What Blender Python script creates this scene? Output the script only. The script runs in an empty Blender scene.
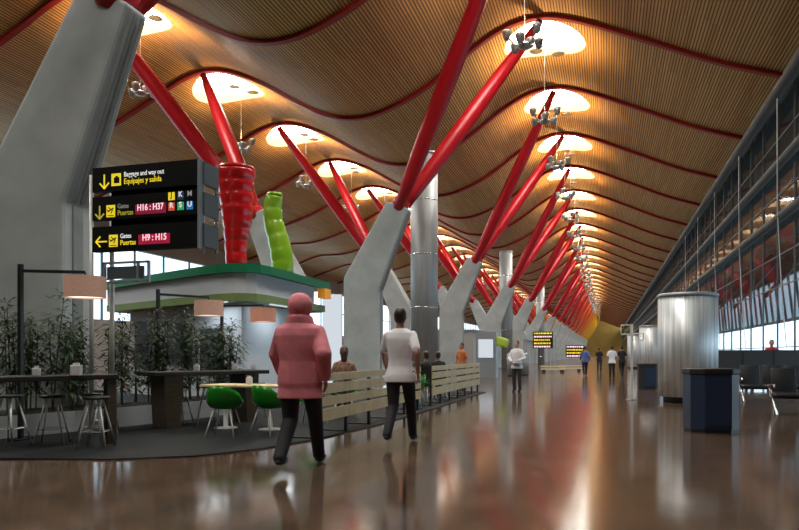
import bpy, bmesh, math, random
from mathutils import Vector, Matrix
random.seed(7)
PI = math.pi
SC = bpy.context.scene
COL = SC.collection

# ------------------------------------------------------------ camera / world / exposure
EYE = 1.3
PSI = math.atan(206.5 / 700.0)
cam_d = bpy.data.cameras.new('camera')
cam_d.sensor_width = 36.0
cam_d.sensor_fit = 'HORIZONTAL'
cam_d.lens = 700.0 / 799.0 * 36.0
cam_d.shift_y = (354.0 - 265.0) / 799.0
cam_d.clip_start = 0.05
cam_d.clip_end = 2000
cam = bpy.data.objects.new('camera', cam_d)
COL.objects.link(cam)
cam.location = (0, 0, EYE)
cam.rotation_euler = (PI / 2, 0, PSI)
SC.camera = cam

SC.view_settings.view_transform = 'Standard'
SC.view_settings.look = 'None'
SC.view_settings.gamma = 1.0
SC.view_settings.use_curve_mapping = False
SC.view_settings.exposure = 0.0
SC.cycles.use_denoising = True
SC.cycles.max_bounces = 7
SC.cycles.diffuse_bounces = 3
SC.cycles.glossy_bounces = 4
SC.cycles.transparent_max_bounces = 8
SC.cycles.sample_clamp_indirect = 4.0
SC.cycles.caustics_reflective = False
SC.cycles.caustics_refractive = False

W = bpy.data.worlds.new('overcast_sky')
SC.world = W
W.use_nodes = True
wb = W.node_tree.nodes['Background']
wb.inputs[0].default_value = (0.74, 0.88, 1.0, 1)
wb.inputs[1].default_value = 4.2

SKY_EMIT = 30.0      # bright glazing at the top of each roof light
LAMP_W = 1150.0       # warm uplighters of the hanging luminaires

# ------------------------------------------------------------ materials
def mat(name, col, rough=0.5, metal=0.0, emit=None, es=0.0, spec=0.5, noise=0.0, nscale=4.0, coat=0.0, trans=0.0, bump=0.0, stretch=None):
    m = bpy.data.materials.new(name)
    m.use_nodes = True
    nt = m.node_tree
    b = nt.nodes['Principled BSDF']
    b.inputs['Base Color'].default_value = (*col, 1)
    b.inputs['Roughness'].default_value = rough
    b.inputs['Metallic'].default_value = metal
    b.inputs['Specular IOR Level'].default_value = spec
    b.inputs['Coat Weight'].default_value = coat
    b.inputs['Transmission Weight'].default_value = trans
    if emit:
        b.inputs['Emission Color'].default_value = (*emit, 1)
        b.inputs['Emission Strength'].default_value = es
    if noise > 0 or bump > 0:
        tc = nt.nodes.new('ShaderNodeTexCoord')
        mp = nt.nodes.new('ShaderNodeMapping')
        if stretch:
            mp.inputs['Scale'].default_value = stretch
        nz = nt.nodes.new('ShaderNodeTexNoise')
        nz.inputs['Scale'].default_value = nscale
        nz.inputs['Detail'].default_value = 6
        nt.links.new(tc.outputs['Object'], mp.inputs[0])
        nt.links.new(mp.outputs[0], nz.inputs['Vector'])
        if noise > 0:
            cr = nt.nodes.new('ShaderNodeValToRGB')
            cr.color_ramp.elements[0].position = 0.3
            cr.color_ramp.elements[1].position = 0.7
            cr.color_ramp.elements[0].color = (*[max(0, c * (1 - noise)) for c in col], 1)
            cr.color_ramp.elements[1].color = (*[min(1, c * (1 + noise)) for c in col], 1)
            nt.links.new(nz.outputs['Fac'], cr.inputs[0])
            nt.links.new(cr.outputs[0], b.inputs['Base Color'])
        if bump > 0:
            bp = nt.nodes.new('ShaderNodeBump')
            bp.inputs['Strength'].default_value = bump
            bp.inputs['Distance'].default_value = 0.02
            nt.links.new(nz.outputs['Fac'], bp.inputs['Height'])
            nt.links.new(bp.outputs[0], b.inputs['Normal'])
    return m

def mat_emit(name, col, s):
    m = bpy.data.materials.new(name)
    m.use_nodes = True
    nt = m.node_tree
    nt.nodes.remove(nt.nodes['Principled BSDF'])
    e = nt.nodes.new('ShaderNodeEmission')
    e.inputs[0].default_value = (*col, 1)
    e.inputs[1].default_value = s
    nt.links.new(e.outputs[0], nt.nodes['Material Output'].inputs[0])
    return m

def mat_glass(name, tint, ior=1.5, gloss=0.06):
    m = bpy.data.materials.new(name)
    m.use_nodes = True
    nt = m.node_tree
    nt.nodes.remove(nt.nodes['Principled BSDF'])
    t = nt.nodes.new('ShaderNodeBsdfTransparent')
    t.inputs[0].default_value = (*tint, 1)
    g = nt.nodes.new('ShaderNodeBsdfGlossy')
    g.inputs['Roughness'].default_value = gloss
    g.inputs['Color'].default_value = (0.6, 0.6, 0.6, 1)
    f = nt.nodes.new('ShaderNodeFresnel')
    f.inputs[0].default_value = ior
    mx = nt.nodes.new('ShaderNodeMixShader')
    nt.links.new(f.outputs[0], mx.inputs[0])
    nt.links.new(t.outputs[0], mx.inputs[1])
    nt.links.new(g.outputs[0], mx.inputs[2])
    nt.links.new(mx.outputs[0], nt.nodes['Material Output'].inputs[0])
    return m

def mat_slats():
    m = bpy.data.materials.new('bamboo_slats')
    m.use_nodes = True
    nt = m.node_tree
    b = nt.nodes['Principled BSDF']
    b.inputs['Roughness'].default_value = 0.55
    N, L = nt.nodes.new, nt.links.new
    uv = N('ShaderNodeUVMap'); uv.uv_map = 'slat_uv'
    sp = N('ShaderNodeSeparateXYZ'); L(uv.outputs[0], sp.inputs[0])
    dv = N('ShaderNodeMath'); dv.operation = 'DIVIDE'; dv.inputs[1].default_value = 0.135
    L(sp.outputs[0], dv.inputs[0])
    fr = N('ShaderNodeMath'); fr.operation = 'FRACT'; L(dv.outputs[0], fr.inputs[0])
    lt = N('ShaderNodeMath'); lt.operation = 'LESS_THAN'; lt.inputs[1].default_value = 0.36
    L(fr.outputs[0], lt.inputs[0])
    fl = N('ShaderNodeMath'); fl.operation = 'FLOOR'; L(dv.outputs[0], fl.inputs[0])
    # board lengths along the slat
    dy = N('ShaderNodeMath'); dy.operation = 'DIVIDE'; dy.inputs[1].default_value = 3.0
    L(sp.outputs[1], dy.inputs[0])
    fy = N('ShaderNodeMath'); fy.operation = 'FLOOR'; L(dy.outputs[0], fy.inputs[0])
    cb = N('ShaderNodeCombineXYZ'); L(fl.outputs[0], cb.inputs[0]); L(fy.outputs[0], cb.inputs[1])
    wn = N('ShaderNodeTexWhiteNoise'); wn.noise_dimensions = '2D'; L(cb.outputs[0], wn.inputs['Vector'])
    cr = N('ShaderNodeValToRGB')
    cr.color_ramp.elements[0].color = (0.62, 0.37, 0.12, 1)
    cr.color_ramp.elements[1].color = (0.80, 0.51, 0.185, 1)
    L(wn.outputs['Value'], cr.inputs[0])
    mx = N('ShaderNodeMix'); mx.data_type = 'RGBA'
    L(lt.outputs[0], mx.inputs[0])
    L(cr.outputs[0], mx.inputs[6])
    mx.inputs[7].default_value = (0.15, 0.075, 0.026, 1)
    L(mx.outputs[2], b.inputs['Base Color'])
    bp = N('ShaderNodeBump'); bp.inputs['Strength'].default_value = 0.6; bp.inputs['Distance'].default_value = 0.04
    bp.invert = True
    L(lt.outputs[0], bp.inputs['Height']); L(bp.outputs[0], b.inputs['Normal'])
    return m

def mat_floor():
    m = bpy.data.materials.new('polished_stone_floor')
    m.use_nodes = True
    nt = m.node_tree
    b = nt.nodes['Principled BSDF']
    N, L = nt.nodes.new, nt.links.new
    tc = N('ShaderNodeTexCoord')
    nz = N('ShaderNodeTexNoise'); nz.inputs['Scale'].default_value = 1.6; nz.inputs['Detail'].default_value = 9
    nz.inputs['Roughness'].default_value = 0.65
    L(tc.outputs['Object'], nz.inputs['Vector'])
    cr = N('ShaderNodeValToRGB')
    cr.color_ramp.elements[0].position = 0.32; cr.color_ramp.elements[1].position = 0.72
    cr.color_ramp.elements[0].color = (0.06, 0.04, 0.027, 1)
    cr.color_ramp.elements[1].color = (0.155, 0.10, 0.068, 1)
    L(nz.outputs['Fac'], cr.inputs[0])
    # paving joints, square to the camera-side edge of the hall
    mp = N('ShaderNodeMapping'); mp.inputs['Rotation'].default_value = (0, 0, -0.28); mp.inputs['Location'].default_value = (0.0, -1.83, 0)
    L(tc.outputs['Object'], mp.inputs[0])
    br = N('ShaderNodeTexBrick')
    br.offset = 0.0
    br.inputs['Scale'].default_value = 1.0
    br.inputs['Brick Width'].default_value = 21.0
    br.inputs['Row Height'].default_value = 7.2
    br.inputs['Mortar Size'].default_value = 0.02
    br.inputs['Color1'].default_value = (1, 1, 1, 1); br.inputs['Color2'].default_value = (1, 1, 1, 1)
    br.inputs['Mortar'].default_value = (0.12, 0.12, 0.12, 1)
    L(mp.outputs[0], br.inputs['Vector'])
    mx = N('ShaderNodeMix'); mx.data_type = 'RGBA'; mx.blend_type = 'MULTIPLY'; mx.inputs[0].default_value = 1
    L(cr.outputs[0], mx.inputs[6]); L(br.outputs['Color'], mx.inputs[7])
    L(mx.outputs[2], b.inputs['Base Color'])
    rr = N('ShaderNodeMapRange'); rr.inputs[3].default_value = 0.07; rr.inputs[4].default_value = 0.17
    L(nz.outputs['Fac'], rr.inputs[0]); L(rr.outputs[0], b.inputs['Roughness'])
    b.inputs['Specular IOR Level'].default_value = 0.55
    return m

M = {}
M['slats'] = mat_slats()
M['floor'] = mat_floor()
M['mat_floor'] = mat('cafe_dark_flooring', (0.007, 0.010, 0.011), 0.7, spec=0.25, noise=0.25, nscale=3)
M['concrete'] = mat('board_marked_concrete', (0.43, 0.48, 0.49), 0.75, noise=0.16, nscale=1.1, bump=0.15)
M['concrete_groove'] = mat('recessed_concrete', (0.25, 0.27, 0.28), 0.8, noise=0.15, nscale=2)
M['beam'] = mat('red_beam_paint', (0.32, 0.012, 0.014), 0.35)
M['steel'] = mat('brushed_steel_duct', (0.34, 0.37, 0.38), 0.48, 0.45, noise=0.12, nscale=5, stretch=(1, 1, 0.15))
M['perforated'] = mat('perforated_steel', (0.62, 0.66, 0.68), 0.45, 0.5, noise=0.35, nscale=14, stretch=(1, 1, 0.03))
M['chrome'] = mat('chrome', (0.8, 0.8, 0.82), 0.15, 1.0)
M['alu'] = mat('grey_aluminium', (0.35, 0.39, 0.42), 0.4, 0.5)
M['dark_metal'] = mat('dark_grey_metal', (0.025, 0.03, 0.032), 0.4, 0.4)
M['truss'] = mat('grey_painted_truss', (0.13, 0.145, 0.145), 0.5, 0.2)
M['cable'] = mat('bright_cable', (0.75, 0.77, 0.75), 0.3, 0.3)
M['lum'] = mat('grey_green_lamp_housing', (0.36, 0.38, 0.35), 0.35, 0.4)
M['disc'] = mat('pale_reflector_disc', (0.05, 0.05, 0.047), 0.6)
M['white'] = mat('white_paint', (0.78, 0.79, 0.8), 0.5)
M['white_panel'] = mat('cool_white_panel', (0.66, 0.71, 0.76), 0.45)
M['funnel'] = mat('tan_funnel_lining', (0.20, 0.125, 0.055), 0.7)
M['green_band'] = mat('green_roof_edge', (0.005, 0.19, 0.075), 0.4)
M['olive_band'] = mat('olive_band', (0.21, 0.30, 0.10), 0.5)
M['kiosk_dark'] = mat('dark_shelving', (0.07, 0.08, 0.09), 0.5)
M['red_pepper'] = mat('glossy_red_skin', (0.72, 0.008, 0.012), 0.28, coat=0.5)
M['green_pepper'] = mat('glossy_green_skin', (0.27, 0.56, 0.02), 0.3, coat=0.4)
M['sign_black'] = mat('black_sign_panel', (0.005, 0.006, 0.007), 0.6, spec=0.15)
M['sign_grey'] = mat('slate_sign_back', (0.10, 0.13, 0.15), 0.45, 0.2)
M['sym_yellow'] = mat('backlit_yellow', (0.8, 0.6, 0.02), 0.5, emit=(1.0, 0.78, 0.03), es=0.6)
M['sym_dimyellow'] = mat('backlit_dull_yellow', (0.5, 0.45, 0.03), 0.5, emit=(0.9, 0.8, 0.08), es=0.28)
M['sym_white'] = mat('backlit_white', (0.8, 0.8, 0.8), 0.5, emit=(1, 1, 1), es=0.55)
M['sym_grey'] = mat('backlit_grey', (0.4, 0.4, 0.4), 0.5, emit=(1, 1, 1), es=0.14)
M['sym_pink'] = mat('led_pink_white', (0.9, 0.6, 0.7), 0.5, emit=(1, 0.62, 0.72), es=0.95)
M['led_red'] = mat('led_red_field', (0.4, 0.01, 0.05), 0.5, emit=(0.5, 0.01, 0.06), es=0.4)
M['led_darkred'] = mat('led_dark_red_field', (0.25, 0.01, 0.04), 0.5, emit=(0.3, 0.008, 0.05), es=0.4)
M['tile_orange'] = mat('backlit_red_tile', (0.7, 0.1, 0.05), 0.5, emit=(0.75, 0.09, 0.04), es=0.5)
M['tile_green'] = mat('backlit_green_tile', (0.05, 0.4, 0.15), 0.5, emit=(0.05, 0.45, 0.16), es=0.5)
M['tile_blue'] = mat('backlit_blue_tile', (0.02, 0.2, 0.5), 0.5, emit=(0.01, 0.2, 0.55), es=0.5)
M['tile_navy'] = mat('backlit_navy_tile', (0.01, 0.05, 0.12), 0.5, emit=(0.01, 0.06, 0.14), es=0.3)
M['shade'] = mat('tan_lampshade_fabric', (0.58, 0.36, 0.28), 0.8, emit=(0.9, 0.5, 0.36), es=0.12, noise=0.08, nscale=30)
M['shade_orange'] = mat('terracotta_lampshade_fabric', (0.60, 0.28, 0.20), 0.8, emit=(0.9, 0.38, 0.24), es=0.14)
M['bulb'] = mat_emit('lamp_diffuser', (1.0, 0.93, 0.82), 1.6)
M['dark_wood'] = mat('dark_table_wood', (0.014, 0.010, 0.009), 0.55, noise=0.4, nscale=6, stretch=(1, 8, 1))
M['mid_wood'] = mat('brown_leg_wood', (0.07, 0.055, 0.035), 0.5, noise=0.3, nscale=5, stretch=(1, 1, 6))
M['slat_wood'] = mat('pale_ash_slat', (0.74, 0.60, 0.33), 0.5, noise=0.1, nscale=3, stretch=(6, 1, 1))
M['stool_white'] = mat('white_stool_steel', (0.85, 0.87, 0.88), 0.35)
M['black_seat'] = mat('black_seat', (0.015, 0.015, 0.016), 0.45)
M['green_chair'] = mat('translucent_green_plastic', (0.01, 0.27, 0.012), 0.25, coat=0.3, trans=0.15)
M['leaf'] = mat('dark_bamboo_leaf', (0.035, 0.075, 0.025), 0.5, noise=0.4, nscale=3)
M['cane'] = mat('bamboo_cane', (0.07, 0.08, 0.03), 0.5)
M['planter'] = mat('pale_grey_planter', (0.38, 0.41, 0.43), 0.6)
M['soil'] = mat('soil', (0.02, 0.016, 0.012), 0.9)
M['cup'] = mat('white_holder', (0.75, 0.77, 0.78), 0.4)
M['bin_blue'] = mat('navy_bin_panel', (0.018, 0.033, 0.075), 0.4)
M['bin_black'] = mat('black_bin_plastic', (0.014, 0.014, 0.016), 0.5)
M['glass'] = mat_glass('wall_glass', (0.60, 0.66, 0.68), 1.5)
m_ = bpy.data.materials.new('frosted_glass_band'); m_.use_nodes = True
_nt = m_.node_tree; _nt.nodes.remove(_nt.nodes['Principled BSDF'])
_tr = _nt.nodes.new('ShaderNodeBsdfTranslucent'); _tr.inputs[0].default_value = (0.26, 0.31, 0.34, 1)
_nt.links.new(_tr.outputs[0], _nt.nodes['Material Output'].inputs[0])
M['frosted'] = m_
M['skyglass'] = mat_emit('roof_light_glazing', (1.0, 0.96, 0.88), SKY_EMIT)
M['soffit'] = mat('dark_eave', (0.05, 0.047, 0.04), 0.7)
M['apron'] = mat('airport_apron', (0.45, 0.46, 0.47), 0.8)
M['wall_back'] = mat('grey_render_wall', (0.36, 0.37, 0.36), 0.8, noise=0.1, nscale=0.3)
M['wall_end'] = mat('ochre_end_wall', (0.62, 0.33, 0.06), 0.7, noise=0.1, nscale=0.3)
M['partition'] = mat('charcoal_partition', (0.035, 0.038, 0.042), 0.45)
M['skin'] = mat('skin', (0.42, 0.22, 0.15), 0.55)
M['skin_dark'] = mat('tanned_skin', (0.30, 0.15, 0.09), 0.55)
M['hair'] = mat('dark_brown_hair', (0.025, 0.014, 0.009), 0.5)
M['hair_brown'] = mat('brown_hair', (0.075, 0.032, 0.016), 0.5)
M['pink'] = mat('pink_cotton', (0.72, 0.22, 0.27), 0.8, noise=0.1, nscale=9)
M['shirt_white'] = mat('white_cotton', (0.85, 0.85, 0.9), 0.8)
M['shirt_blue'] = mat('blue_cotton', (0.10, 0.15, 0.36), 0.8)
M['shirt_red'] = mat('red_cotton', (0.40, 0.015, 0.03), 0.8)
M['shirt_orange'] = mat('orange_cotton', (0.55, 0.17, 0.06), 0.8)
M['shirt_black'] = mat('black_cotton', (0.015, 0.015, 0.017), 0.8)
M['shirt_print'] = mat('brown_print_cotton', (0.30, 0.17, 0.12), 0.8, noise=0.7, nscale=18)
M['trouser_dark'] = mat('dark_trousers', (0.013, 0.012, 0.016), 0.8)
M['trouser_grey'] = mat('charcoal_trousers', (0.035, 0.035, 0.04), 0.8)
M['shoe'] = mat('black_shoe', (0.01, 0.01, 0.01), 0.4)
M['eye'] = mat('dark_eye', (0.01, 0.008, 0.007), 0.2)
M['screen_off'] = mat('black_screen', (0.01, 0.01, 0.01), 0.3)
M['awning'] = mat('green_yellow_panel', (0.35, 0.45, 0.05), 0.6, emit=(0.4, 0.5, 0.06), es=0.15)
M['lightbox'] = mat_emit('white_lightbox', (0.86, 0.93, 1.0), 0.75)
M['orange_sign'] = mat('orange_lit_panel', (0.7, 0.3, 0.03), 0.5, emit=(0.9, 0.35, 0.03), es=0.3)

# ------------------------------------------------------------ mesh helpers
class MB:
    def __init__(s):
        s.bm = bmesh.new()
    def quad(s, *ps):
        vs = [s.bm.verts.new(p) for p in ps]
        return s.bm.faces.new(vs)
    def box(s, c, d, rz=0.0, ry=0.0, rx=0.0):
        m = Matrix.Translation(c) @ Matrix.Rotation(rz, 4, 'Z') @ Matrix.Rotation(ry, 4, 'Y') @ Matrix.Rotation(rx, 4, 'X') @ Matrix.Diagonal((*d, 1))
        bmesh.ops.create_cube(s.bm, size=1.0, matrix=m)
        return s
    def bevel(s, w, seg=2):
        bmesh.ops.bevel(s.bm, geom=s.bm.edges[:] , offset=w, segments=seg, affect='EDGES', profile=0.5, clamp_overlap=True)
        return s
    def tube(s, pts, rads, seg=10, cap=True, sy=1.0):
        pts = [Vector(p) for p in pts]
        n = len(pts)
        if not hasattr(rads, '__len__'):
            rads = [rads] * n
        rings = []
        ref = None
        for i, p in enumerate(pts):
            d = (pts[min(i + 1, n - 1)] - pts[max(i - 1, 0)])
            d.normalize()
            if ref is None:
                ref = Vector((0, 0, 1)) if abs(d.z) < 0.9 else Vector((1, 0, 0))
            a = d.cross(ref); a.normalize()
            b = a.cross(d); b.normalize()
            ref = b if abs(d.dot(b)) < 0.99 else ref
            rings.append([s.bm.verts.new(p + (a * math.cos(2 * PI * k / seg) + b * sy * math.sin(2 * PI * k / seg)) * rads[i]) for k in range(seg)])
        for i in range(n - 1):
            for k in range(seg):
                s.bm.faces.new((rings[i][k], rings[i][(k + 1) % seg], rings[i + 1][(k + 1) % seg], rings[i + 1][k]))
        if cap:
            s.bm.faces.new(rings[0][::-1]); s.bm.faces.new(rings[-1])
        return s
    def lathe(s, prof, c=(0, 0, 0), seg=24, cap=True):
        rings = []
        for r, z in prof:
            rings.append([s.bm.verts.new((c[0] + r * math.cos(2 * PI * k / seg), c[1] + r * math.sin(2 * PI * k / seg), c[2] + z)) for k in range(seg)])
        for i in range(len(prof) - 1):
            for k in range(seg):
                s.bm.faces.new((rings[i][k], rings[i][(k + 1) % seg], rings[i + 1][(k + 1) % seg], rings[i + 1][k]))
        if cap:
            s.bm.faces.new(rings[0][::-1]); s.bm.faces.new(rings[-1])
        return s
    def ell(s, c, r, seg=16, rings=10, rot=None):
        m = Matrix.Translation(c) @ (rot or Matrix.Identity(4)) @ Matrix.Diagonal((*r, 1))
        bmesh.ops.create_uvsphere(s.bm, u_segments=seg, v_segments=rings, radius=1.0, matrix=m)
        return s
    def prism(s, poly, z0, z1):
        lo = [s.bm.verts.new((x, y, z0)) for x, y in poly]
        hi = [s.bm.verts.new((x, y, z1)) for x, y in poly]
        n = len(poly)
        for k in range(n):
            s.bm.faces.new((lo[k], lo[(k + 1) % n], hi[(k + 1) % n], hi[k]))
        s.bm.faces.new(lo[::-1]); s.bm.faces.new(hi)
        return s
    def slab(s, poly, y0, y1):     # polygon in x,z pushed along y
        a = [s.bm.verts.new((x, y0, z)) for x, z in poly]
        b = [s.bm.verts.new((x, y1, z)) for x, z in poly]
        n = len(poly)
        for k in range(n):
            s.bm.faces.new((a[k], a[(k + 1) % n], b[(k + 1) % n], b[k]))
        s.bm.faces.new(a[::-1]); s.bm.faces.new(b)
        return s
    def obj(s, name, m, parent=None, smooth=False, loc=None):
        bmesh.ops.recalc_face_normals(s.bm, faces=s.bm.faces[:])
        me = bpy.data.meshes.new(name)
        s.bm.to_mesh(me); s.bm.free()
        if smooth:
            for p in me.polygons:
                p.use_smooth = True
        me.materials.append(M[m] if isinstance(m, str) else m)
        o = bpy.data.objects.new(name, me)
        COL.objects.link(o)
        if parent is not None:
            o.parent = parent
        if loc is not None:
            o.location = loc
        return o

def thing(name, label, cat, loc=(0, 0, 0), rz=0.0, group=None):
    o = bpy.data.objects.new(name, None)
    o.empty_display_size = 0.1
    COL.objects.link(o)
    o.location = loc
    o.rotation_euler = (0, 0, rz)
    return tag(o, label, cat, group)

def tag(o, label, cat, group=None):
    o['label'] = label
    o['category'] = cat
    if group:
        o['group'] = group
    return o

def struct(o):
    o['kind'] = 'structure'
    return o

def dup(o, loc=None, rz=None, label=None, parent=None):
    c = o.copy()
    COL.objects.link(c)
    if parent is not None:
        c.parent = parent
    if loc is not None:
        c.location = loc
    if rz is not None:
        c.rotation_euler = (0, 0, rz)
    if label is not None:
        c['label'] = label
    for ch in list(o.children):
        if ch.type == 'LIGHT' or ch.type == 'MESH':
            dup(ch, parent=c)
    return c

ORD = ['first', 'second', 'third', 'fourth', 'fifth', 'sixth', 'seventh', 'eighth', 'ninth', 'tenth', 'eleventh', 'twelfth']

# ------------------------------------------------------------ roof profile
KNOTS = [(-40.0, 11.2), (-36.0, 12.3), (-33.0, 13.2), (-30.0, 13.3), (-27.0, 14.1), (-24.2, 15.3), (-22.4, 16.2), (-20.8, 16.6), (-19.2, 16.4), (-17.3, 15.6), (-15.0, 14.25),
         (-13.5, 13.5), (-12.2, 13.25), (-10.8, 13.4), (-8.9, 14.15), (-7.4, 15.1), (-6.0, 16.1), (-4.5, 16.85), (-2.9, 17.1),
         (-1.1, 16.65), (1.9, 15.35), (4.8, 14.05), (7.2, 13.23), (7.5, 13.15)]
def zroof(x):
    K = KNOTS
    if x <= K[0][0]: return K[0][1]
    if x >= K[-1][0]: return K[-1][1]
    for i in range(len(K) - 1):
        if K[i][0] <= x <= K[i + 1][0]:
            x0, z0 = K[i]; x1, z1 = K[i + 1]
            def sl(j):
                a = K[max(j - 1, 0)]; b = K[min(j + 1, len(K) - 1)]
                return (b[1] - a[1]) / (b[0] - a[0])
            h = x1 - x0; t = (x - x0) / h
            return ((2 * t**3 - 3 * t**2 + 1) * z0 + (t**3 - 2 * t**2 + t) * h * sl(i)
                    + (-2 * t**3 + 3 * t**2) * z1 + (t**3 - t**2) * h * sl(i + 1))
AX, AS = [], []
_s = 0.0
for i in range(0, 4801):
    x = -40 + i * 0.01
    if AX:
        _s += math.hypot(0.01, zroof(x) - zroof(AX[-1]))
    AX.append(x); AS.append(_s)
def arc(x):
    i = min(max(int(round((x + 40) / 0.01)), 0), len(AS) - 1)
    return AS[i]

RIB0, BAY, NB = 24.1, 9.0, 38
FIRST = -5
RIBS = [RIB0 + BAY * k for k in range(FIRST, NB - 2)]
CR, CL = -2.95, -20.75            # crests
SK_DY, SK_RX, SK_RY = 2.62, 2.0, 2.0
HALF = 2.8                        # half size of the patch around each roof light

# ------------------------------------------------------------ ceiling with real openings
def build_ceiling():
    bm = bmesh.new()
    uvl = bm.loops.layers.uv.new('slat_uv')
    def face(ps):
        vs = [bm.verts.new((x, y, zroof(x))) for x, y in ps]
        f = bm.faces.new(vs)
        f.smooth = True
        for l, (x, y) in zip(f.loops, ps):
            l[uvl].uv = (arc(x), y)
    n = 8
    xs = []
    def span(a, b, st):
        k = max(1, int(round((b - a) / st)))
        return [a + (b - a) * i / k for i in range(k)]
    xs += span(-40, CL - HALF, 0.7) + [CL - HALF + 2 * HALF * i / n for i in range(n)] + span(CL + HALF, CR - HALF, 0.5)
    xs += [CR - HALF + 2 * HALF * i / n for i in range(n)] + span(CR + HALF, 7.5, 0.6) + [7.5]
    for bi, y0 in enumerate(RIBS[:-1]):
        y1 = y0 + BAY
        ca, cb = y0 + SK_DY - 2.5, y0 + SK_DY + 2.5
        for i in range(len(xs) - 1):
            a, b = xs[i], xs[i + 1]
            mid = (a + b) / 2
            inp = (abs(mid - CR) < HALF or abs(mid - CL) < HALF) and y0 > -5
            if not inp:
                face([(a, y0), (b, y0), (b, y1), (a, y1)])
            else:
                face([(a, y0), (b, y0), (b, ca), (a, ca)])
                face([(a, cb), (b, cb), (b, y1), (a, y1)])
        for cx in ((CR, CL) if y0 > -5 else ()):
            cy = y0 + SK_DY
            sq = []
            for i in range(n): sq.append((cx - HALF + 2 * HALF * i / n, ca))
            for i in range(n): sq.append((cx + HALF, ca + (cb - ca) * i / n))
            for i in range(n): sq.append((cx + HALF - 2 * HALF * i / n, cb))
            for i in range(n): sq.append((cx - HALF, cb - (cb - ca) * i / n))
            el = []
            for (x, y) in sq:
                t = math.atan2((y - cy) / 2.5, (x - cx) / HALF)
                el.append((cx + SK_RX * math.cos(t), cy + SK_RY * math.sin(t)))
            N = len(sq)
            for k in range(N):
                k2 = (k + 1) % N
                def mixp(a, b, t): return (a[0] * (1 - t) + b[0] * t, a[1] * (1 - t) + b[1] * t)
                for r in range(2):
                    t0, t1 = r / 2, (r + 1) / 2
                    face([mixp(sq[k], el[k], t0), mixp(sq[k2], el[k2], t0), mixp(sq[k2], el[k2], t1), mixp(sq[k], el[k], t1)])
    bmesh.ops.remove_doubles(bm, verts=bm.verts[:], dist=0.001)
    bmesh.ops.recalc_face_normals(bm, faces=bm.faces[:])
    me = bpy.data.meshes.new('ceiling')
    bm.to_mesh(me); bm.free()
    me.materials.append(M['slats'])
    o = bpy.data.objects.new('ceiling', me)
    COL.objects.link(o)
    return struct(o)
build_ceiling()

# roof deck above so that no daylight leaks in except through the glazing
mb = MB()
mb.box((-16, 170, 18.9), (52, 400, 0.2))
struct(mb.obj('ceiling_deck', 'soffit'))

def skylight_funnel(cx):
    mb = MB()
    N = 40
    rows = []
    for (f, dz) in ((1.0, 0.0), (0.98, 0.5), (0.96, 1.0)):
        ring = []
        for k in range(N):
            t = 2 * PI * k / N
            x = SK_RX * f * math.cos(t); y = SK_RY * f * math.sin(t)
            z = zroof(cx + SK_RX * math.cos(t)) * (1 - dz) + (zroof(cx) + 0.50) * dz
            ring.append(mb.bm.verts.new((x, y, z)))
        rows.append(ring)
    for i in range(2):
        for k in range(N):
            mb.bm.faces.new((rows[i][k], rows[i][(k + 1) % N], rows[i + 1][(k + 1) % N], rows[i + 1][k]))
    return mb
wn = 1
for cx in (CR, CL):
    first = None
    for k, y0 in enumerate(RIBS[:-1]):
        if y0 < -5: continue
        nm = 'window_%d' % wn
        wn += 1
        if first is None:
            o = skylight_funnel(cx).obj(nm, 'funnel', smooth=True, loc=(cx, y0 + SK_DY, 0))
            g = MB()
            g.lathe([(0.97 * SK_RX, 0.0), (0.97 * SK_RX, 0.05)], (0, 0, zroof(cx) + 0.48), 40)
            g.obj('roof_light_glazing', 'skyglass', o)
            first = o
        else:
            o = dup(first, loc=(cx, y0 + SK_DY, 0))
            o.name = nm
        struct(o)

# ------------------------------------------------------------ red roof beams
def beam_mesh():
    mb = MB()
    xs = [-39.5 + 0.45 * i for i in range(105)]
    xs = [x for x in xs if x < 7.3] + [7.35]
    prev = None
    for x in xs:
        z = zroof(x)
        d = (zroof(x + 0.05) - zroof(x - 0.05)) / 0.1
        nx, nz = -d / math.hypot(1, d), 1 / math.hypot(1, d)
        def P(off, y): return (x + nx * off, y, z + nz * off)
        dep = 0.20
        ring = [mb.bm.verts.new(P(-dep, -0.135)), mb.bm.verts.new(P(-dep, 0.135)), mb.bm.verts.new(P(-dep + 0.07, 0.135)), mb.bm.verts.new(P(-dep + 0.07, 0.06)),
                mb.bm.verts.new(P(0.1, 0.06)), mb.bm.verts.new(P(0.1, -0.06)), mb.bm.verts.new(P(-dep + 0.07, -0.06)), mb.bm.verts.new(P(-dep + 0.07, -0.135))]
        if prev:
            for k in range(8):
                mb.bm.faces.new((prev[k], prev[(k + 1) % 8], ring[(k + 1) % 8], ring[k]))
        else:
            mb.bm.faces.new(ring[::-1])
        prev = ring
    mb.bm.faces.new(prev)
    return mb
beam0 = None
for k, y in enumerate(RIBS):
    if y < 14: continue
    i = int(round((y - 15.1) / 9))
    if i == 0:
        lab = 'curved red roof beam at the top left corner, nearest the camera, dark in shade'
    elif i == 1:
        lab = 'curved red roof beam dipping at the top edge above the black sign, first full wave'
    elif i == 2:
        lab = 'wavy red roof beam passing just above the largest round roof light at upper right'
    elif i < 11:
        lab = '%s wavy red roof beam counted from the camera along the slatted ceiling' % ORD[i]
    else:
        lab = 'small distant red roof beam in the receding far end of the slatted vault'
    if beam0 is None:
        beam0 = beam_mesh().obj('roof_beam', 'beam', loc=(0, y, 0))
        b = beam0
    else:
        b = dup(beam0, loc=(0, y, 0))
    tag(b, lab, 'beam', 'red curved roof beams across the ceiling')

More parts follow.
